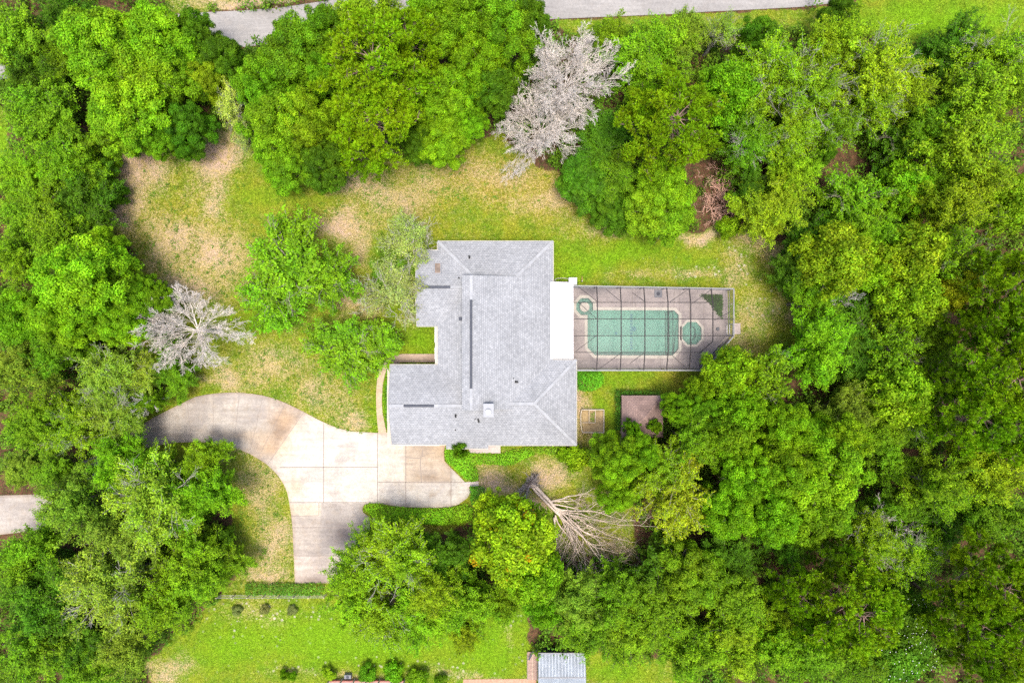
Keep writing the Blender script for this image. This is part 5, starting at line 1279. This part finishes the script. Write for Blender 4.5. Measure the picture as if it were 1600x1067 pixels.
 ('pine', 1542, 905, 62, 15, N1, 'upper pine of the bottom right corner group', TB),
 ('pine', 1508, 960, 56, 14, N1, 'left pine of the bottom right corner group', TB),
 ('pine', 1572, 975, 64, 15, N1, 'right edge pine of the bottom right corner group', TB),
 ('pine', 1520, 1015, 44, 13, N2, 'lowest pine of the bottom right corner group', TB),
 ('maple', 1420, 965, 44, 8, B3, 'dark tree with tiny white blossoms left of the corner pines', TB),
 ('maple', 1410, 1020, 54, 8, B3, 'dark tree with white blossom dots at the bottom edge', TB),
 ('feather', 1350, 1030, 46, 9, B2, 'green tree at the bottom edge left of the blossom tree', TB),
 ('feather', 1590, 1040, 40, 8, B1, 'bright tree in the bottom right corner', TB),
 # left middle
 ('feather', 38, 320, 52, 9, B2, 'green tree at the left edge under the sunlit strip', TC),
 ('feather', 118, 318, 50, 8, B3, 'very dark tree left of the round yard shrub', TC),
 ('feather', 78, 372, 50, 10, B2, 'green tree above the big bright left oak', TC),
 ('feather', 22, 392, 46, 9, B1, 'bright tree at the left edge above the big left oak', TC),
 ('feather', 125, 368, 30, 7, B3, 'dark small tree above the big bright left oak', TC),
 ('oak', 150, 385, 34, 10, B1, 'upper lobe oak at the yard edge on the left', TC),
 ('oak', 122, 440, 72, 14, B1, 'big bright rounded oak on the left beside the dead tree', TC),
 ('oak', 90, 492, 52, 12, B1, 'oak below the big bright left oak', TC),
 ('oak', 205, 460, 34, 9, B2, 'darker oak between the big left oak and the lawn shade', TC),
 ('oak', 242, 466, 26, 7, B2, 'small oak tip touching the left dead tree branches', TC),
 ('oak', 185, 500, 42, 9, B1, 'bright oak left of the dead tree tips', TC),
 ('oak', 22, 500, 48, 11, B1, 'bright rounded oak at the left edge below the middle', TC),
 ('feather', 85, 555, 46, 10, B2, 'green tree left of the lichen covered tree', TC),
 ('feather', 30, 575, 48, 10, L2, 'dull green tree at the left edge above the driveway', TC),
 ('lichen', 152, 582, 50, 9, L1, 'greyish lichen covered tree below the dead tree', TC),
 ('lichen', 215, 590, 36, 7, L1, 'pale lichen tree with whitish twig tips under the dead tree', TC),
 ('feather', 262, 592, 36, 5.5, B2, 'low green tree between the dead tree and the driveway', TC),
 ('feather', 255, 545, 28, 4, B2, 'small green tree under the dead tree branches', TC),
 ('lichen', 168, 640, 48, 9, L1, 'pale twiggy tree hanging over the hidden driveway', TC),
 ('lichen', 105, 668, 48, 9, Y1, 'yellowish twiggy tree left of the driveway bend', TC),
 ('feather', 40, 655, 50, 10, B2, 'green tree at the left edge above the grey driveway piece', TC),
 ('feather', 25, 735, 30, 4, L2, 'low shrubby tree right above the grey driveway piece', TC),
 ('feather', 222, 630, 22, 7, B1, 'small bright tree tip over the driveway curve', TC),
 ('feather', 88, 728, 46, 7, B2, 'green tree between driveway piece and twiggy tree', TC),
 # lower left
 ('feather', 318, 730, 40, 8, B1, 'green leafy tree just below the driveway curve', TC),
 ('feather', 222, 738, 40, 9, B1, 'leafy green tree left of the one below the driveway curve', TC),
 ('lichen', 240, 785, 76, 13, (.19, .335, .028), 'huge feathery tree with pale fine leaves at the lower left', TC),
 ('feather', 116, 788, 60, 12, (.16,.31,.03), 'broad green tree right of the grey driveway piece', TC),
 ('feather', 308, 790, 52, 11, B1, 'feathery tree bordering the curved grass strip', TC),
 ('feather', 180, 725, 44, 10, B1, 'green tree above the huge feathery tree', TC),
 ('feather', 180, 838, 56, 11, (.17,.31,.04), 'green tree between the huge feathery and the pale tree', TC),
 ('oak', 322, 856, 34, 6, B3, 'dark rounded tree in a hollow beside the curved grass', TC),
 ('feather', 352, 895, 36, 6, B2, 'low tree at the corner of grass strip and wire fence', TC),
 ('feather', 285, 895, 56, 10, B1, 'green tree right of the pale grey green tree', TC),
 ('lichen', 158, 925, 72, 12, L1, 'pale grey green feathery tree near the bottom left', TC),
 ('feather', 235, 965, 54, 10, B1, 'bright feathery tree where the bottom lawn begins', TC),
 ('feather', 195, 1015, 48, 9, L2, 'dull tree at the bottom edge left of the lawn', TC),
 ('feather', 58, 935, 62, 10, B3, 'wide dark tree at the left edge below the driveway piece', TC),
 ('feather', 30, 872, 52, 10, B2, 'mid green tree under the grey driveway piece', TC),
 ('feather', 45, 1010, 60, 10, B2, 'green tree in the bottom left corner', TC),
 ('feather', 112, 1000, 46, 8, B3, 'dark tree at the bottom edge beside the corner tree', TC),
 ('feather', 130, 1045, 44, 8, B2, 'green tree cut by the bottom edge left of the lawn', TC),
 # in the lawn
 ('open', 448, 410, 86, 9, (.135, .30, .010), 'large bright spreading tree alone in the middle of the left lawn', TE),
 ('open', 505, 430, 54, 8, (.125, .29, .010), 'right half crown of the tree pair in the left lawn', TE),
 ('open', 425, 465, 56, 7, (.14, .33, .010), 'lower lobe crown of the lawn tree nearest the dead tree', TE),
 ('open', 532, 540, 64, 6.5, B2, 'dark green lawn tree close to the garage wing', TE),
 ('open', 588, 545, 44, 5.5, B2, 'green lawn tree touching the cream path', TE),
 ('sparse', 642, 380, 60, 6, (.22, .29, .10), 'pale blossoming crepe myrtle by the roof corner', TE),
 ('sparse', 608, 460, 68, 6, (.26, .29, .12), 'pinkish crepe myrtle left of the west gable', TE),
 ('feather', 622, 420, 44, 3.8, (.11, .22, .014), 'dull green undergrown tree between the two crepe myrtles', TE),
 # shrubs at the bottom lawn
 ('bush', 445, 1053, 9, 1.6, EM, 'left of two small round bushes at the bottom edge', TD),
 ('bush', 457, 1056, 8, 1.5, EM, 'right of two small round bushes at the bottom edge', TD),
 ('bush', 515, 1050, 15, 1.4, Y1, 'olive bush above the left end of the red deck', TD),
 ('bush', 573, 1051, 17, 1.8, B2, 'round green bush above the middle of the red deck', TD),
 ('bush', 613, 1050, 20, 1.8, EM, 'larger green bush above the right end of the red deck', TD),
 ('bush', 652, 1058, 21, 1.7, EM, 'green bush right of the red deck', TD),
 ('bush', 690, 1066, 14, 1.6, B2, 'dark bush at the bottom edge between red deck and brick strip', TD),
 ('bush', 370, 953, 10, 0.7, (.20,.22,.10), 'brownish withered bush under the wire fence, leftmost of three', TD),
 ('bush', 413, 951, 10, 0.7, (.20,.21,.10), 'brownish withered bush under the wire fence, middle of three', TD),
 ('bush', 457, 954, 10, 0.7, (.22,.22,.11), 'brownish withered bush under the wire fence, rightmost of three', TD),
]
for t in T: tree(*t)
for n in ('crown', 'foliage'): pass
# white blossoms on the two dark trees
for ob in list(COL.objects):
    if 'blossom' in ob.get('label', '') and ob.name.startswith('maple'):
        r_ = RES(8+len(ob.name)); a = r_.uniform(0, 6.28, 45); q = R0c*.9*np.sqrt(r_.uniform(0, 1, 45))
        P = np.stack([q*np.cos(a), q*np.sin(a), 10.6-1.8*(q/R0c)**2+r_.uniform(-.3, .3, 45)], 1)
        V, F = leaves_np(r_, P, np.tile([0, 0, 1.], (45, 1)), .11, 1.0)
        link("blossom", mesh_np("blossom", V, F, M['white']), ob)
# bare trees
GREY = (.72, .65, .58)
big = dead_crown(901, 24, 5.3, 9.5, (8, 6, 6, 4))
big2 = dead_crown(902, 22, 5.0, 8.0, (8, 6, 6, 4))
lawn_dead = dead_crown(903, 20, 4.9, 7.5, (8, 6, 6, 4), (.9, -.1), .008, (.1, 1.0))
small = dead_crown(904, 9, 2.6, 8.5, (5, 4, 3), (0, 0), .014, (.3, 1.2), .12)
small2 = dead_crown(905, 8, 2.2, 8.5, (4, 4, 3), (0, 0), .014, (.2, 1.0), .10)
dead_tree(884, 128, 6.0, 0, (1.2, 1.15, 1.1), GREY, 'tall grey dead tree without leaves in the top middle, nearer the road', big)
dead_tree(846, 198, 5.0, 1.9, (1.12, 1.2, .95), (.69, .62, .55), 'lower grey dead tree below the tall one, tips over the lawn', big2)
dead_tree(316, 517, 4.2, 3.15, (1.36, 1.06, 1.0), (.70, .63, .56), 'bare whitish dead tree in the left lawn leaning away from the house', lawn_dead)
dead_tree(1366, 462, 12.0, .6, (.85, .85, 1.5), (.66, .62, .55), 'small bare grey treetop in the middle of the right wood', small)
dead_tree(1418, 838, 11.0, 1.2, (1.15, 1.15, 1.35), (.60, .54, .48), 'bare grey twigs above the large lower right pine', small)
dead_tree(1458, 850, 10.0, 2.2, (1.2, 1.2, 1.25), (.62, .56, .50), 'bare grey treetop right of the other grey twigs, lower right', small2)
dead_tree(1406, 908, 9.5, .4, (.95, .95, 1.2), (.58, .50, .42), 'small bare twigs right of the large lower right pine', small2)
dead_tree(1385, 1005, 7.0, .9, (.7, .7, .95), (.6, .5, .4), 'thin bare twigs among the white blossom dots', small2)
dead_tree(1555, 55, 11.5, .5, (.9, 1.2, 1.4), (.60, .56, .46), 'long bare limbs at the top right beside the meadow', small2)
dead_tree(166, 345, 1.2, 1.0, (.75, .85, .16), (.62, .42, .30), 'heap of reddish bare twigs at the left edge of the yard', small, 'twig_pile', None)
dead_tree(195, 632, 8.5, 2.1, (.8, .8, 1.1), (.75, .7, .62), 'bare whitish twigs above the hidden part of the driveway', small)
# reddish dead brush beside the broad pine
bro = []; rng = RES(44)
for i in range(75):
    s = np.array([rng.normal()*.9, rng.uniform(-2.6, 2.2), rng.uniform(.2, .9)]); a = rng.uniform(0, 6.28); e = rng.uniform(0, .7)
    grow(rng, s, (math.cos(a)*math.cos(e), math.sin(a)*math.cos(e), math.sin(e)), rng.uniform(.8, 2.0), .035, 2, bro, 4, .25, -.04, (5, 4), (.3, .9), .55, .012)
br = empty("dead_brush", (*W(1121, 300), 0), -.25); br.scale = (.9, 1.05, 1.3); tag(br, 'reddish brown dead brush between broad pine and feathery tree', 'brush')
link("branches", out_mesh("branches", bro, M['bark']), br, None, (.78, .48, .36))
# ---------------------------------------------------------------- grass, weeds, undergrowth (uncountable)
def gsample(arr, x, y):
    i = np.clip(np.searchsorted(GX[0], x)-1, 0, GX.shape[1]-1); j = np.clip(np.searchsorted(GY[:, 0], y)-1, 0, GX.shape[0]-1); return arr[j, i]
PAVED = [[W(*p) for p in q] for q in (DRIVE, ROAD, DECKP, HOUSE_FOOT, PATH, [(733, 688), (782, 688), (782, 708), (733, 708)], [(841, 1018), (915, 1018), (915, 1090), (841, 1090)], [(724, 1061), (838, 1060), (838, 1075), (724, 1075)])]
def onpave(x, y, pad=0):
    m = np.zeros(x.shape, bool)
    for q in PAVED: m |= inpoly(x, y, q)
    return m
rng = RES(9)
n = 150000; x = rng.uniform(-59, 59, n); y = rng.uniform(-40, 40, n)
m = (gsample(GL, x, y) < .5) & ~onpave(x, y) & (rng.uniform(size=n) > gsample(GD, x, y)*1.05) & (rng.uniform(size=n) < .35+.65*(fbm(x, y, 1.5, 303) > .5)); x, y = x[m], y[m]; n = len(x)
z = np.zeros(n)+.0
k = 3; bx_ = np.repeat(np.stack([x, y, z-.03], 1), k, 0)+rng.normal(size=(n*k, 3))*np.array([.07, .07, 0]); tip = bx_+np.stack([rng.normal(size=n*k)*.09, rng.normal(size=n*k)*.09, rng.uniform(.08, .2, n*k)], 1)
w = unit(np.cross(tip-bx_, rng.normal(size=(n*k, 3))))*.022
V = np.stack([bx_-w, bx_+w, tip], 1).reshape(-1, 3); F = np.arange(len(V)).reshape(-1, 3)
tn = np.repeat(rng.uniform(.75, 1.3, n), k*3)
o = link("grass", mesh_np("grass", V, F, M['leaf'], tn), None, None, (.16, .26, .012)); tag(o, kind='stuff')
# weed clumps in the thin lawn
n = 9000; x = rng.uniform(-45, 25, n); y = rng.uniform(-28, 24, n); px, py = x/S+800, 533.5-y/S
m = (rng.uniform(size=n) < blob(px, py, CLUMP)*.6) & (gsample(GL, x, y) < .4) & ~onpave(x, y); x, y = x[m], y[m]; n = len(x); k = 12
r_ = np.repeat(rng.uniform(.08, .24, n), k); P = np.repeat(np.stack([x, y, np.zeros(n)+.05], 1), k, 0)+np.stack([rng.normal(size=n*k)*r_, rng.normal(size=n*k)*r_, rng.uniform(0, .12, n*k)], 1)
V, F = leaves_np(rng, P, np.stack([rng.normal(size=n*k)*.4, rng.normal(size=n*k)*.4, np.ones(n*k)], 1), .15, .6)
o = link("weeds", mesh_np("weeds", V, F, M['leaf'], np.repeat(rng.uniform(.7, 1.25, n*k), 4)), None, None, (.10, .22, .015)); tag(o, kind='stuff')
# undergrowth below the wood
n = 13000; x = rng.uniform(-60, 60, n); y = rng.uniform(-42, 42, n)
m = (gsample(GL, x, y) > .6) & ~onpave(x, y) & (fbm(x, y, 4, 333) > .30); 
for cx_, cy_, rr_ in ((1290, 255, 50), (1410, 735, 38), (1135, 850, 30), (1120, 330, 40), (80, 800, 60), (30, 800, 60)): wx, wy = W(cx_, cy_); m &= np.hypot(x-wx, y-wy) > rr_*S
x, y = x[m], y[m]; n = len(x); k = 60
r_ = np.repeat(rng.uniform(.4, 1.1, n), k); hh = np.repeat(rng.uniform(.6, 3.4, n), k)
q = sph(rng, n*k, 0); P = np.repeat(np.stack([x, y, np.zeros(n)+.1], 1), k, 0)+q*np.stack([r_, r_, hh], 1)*(rng.uniform(0, 1, (n*k, 1))**.4)
V, F = leaves_np(rng, P, q+np.array([0, 0, .5])+rng.normal(size=(n*k, 3))*.5, .28*rng.uniform(.7, 1.3, n*k), .55)
o = link("undergrowth", mesh_np("undergrowth", V, F, M['leaf'], tintset(rng, n*k, np.repeat(rng.uniform(.7, 1.3, n), k), 4)), None, None, (.09, .20, .010)); tag(o, kind='stuff')
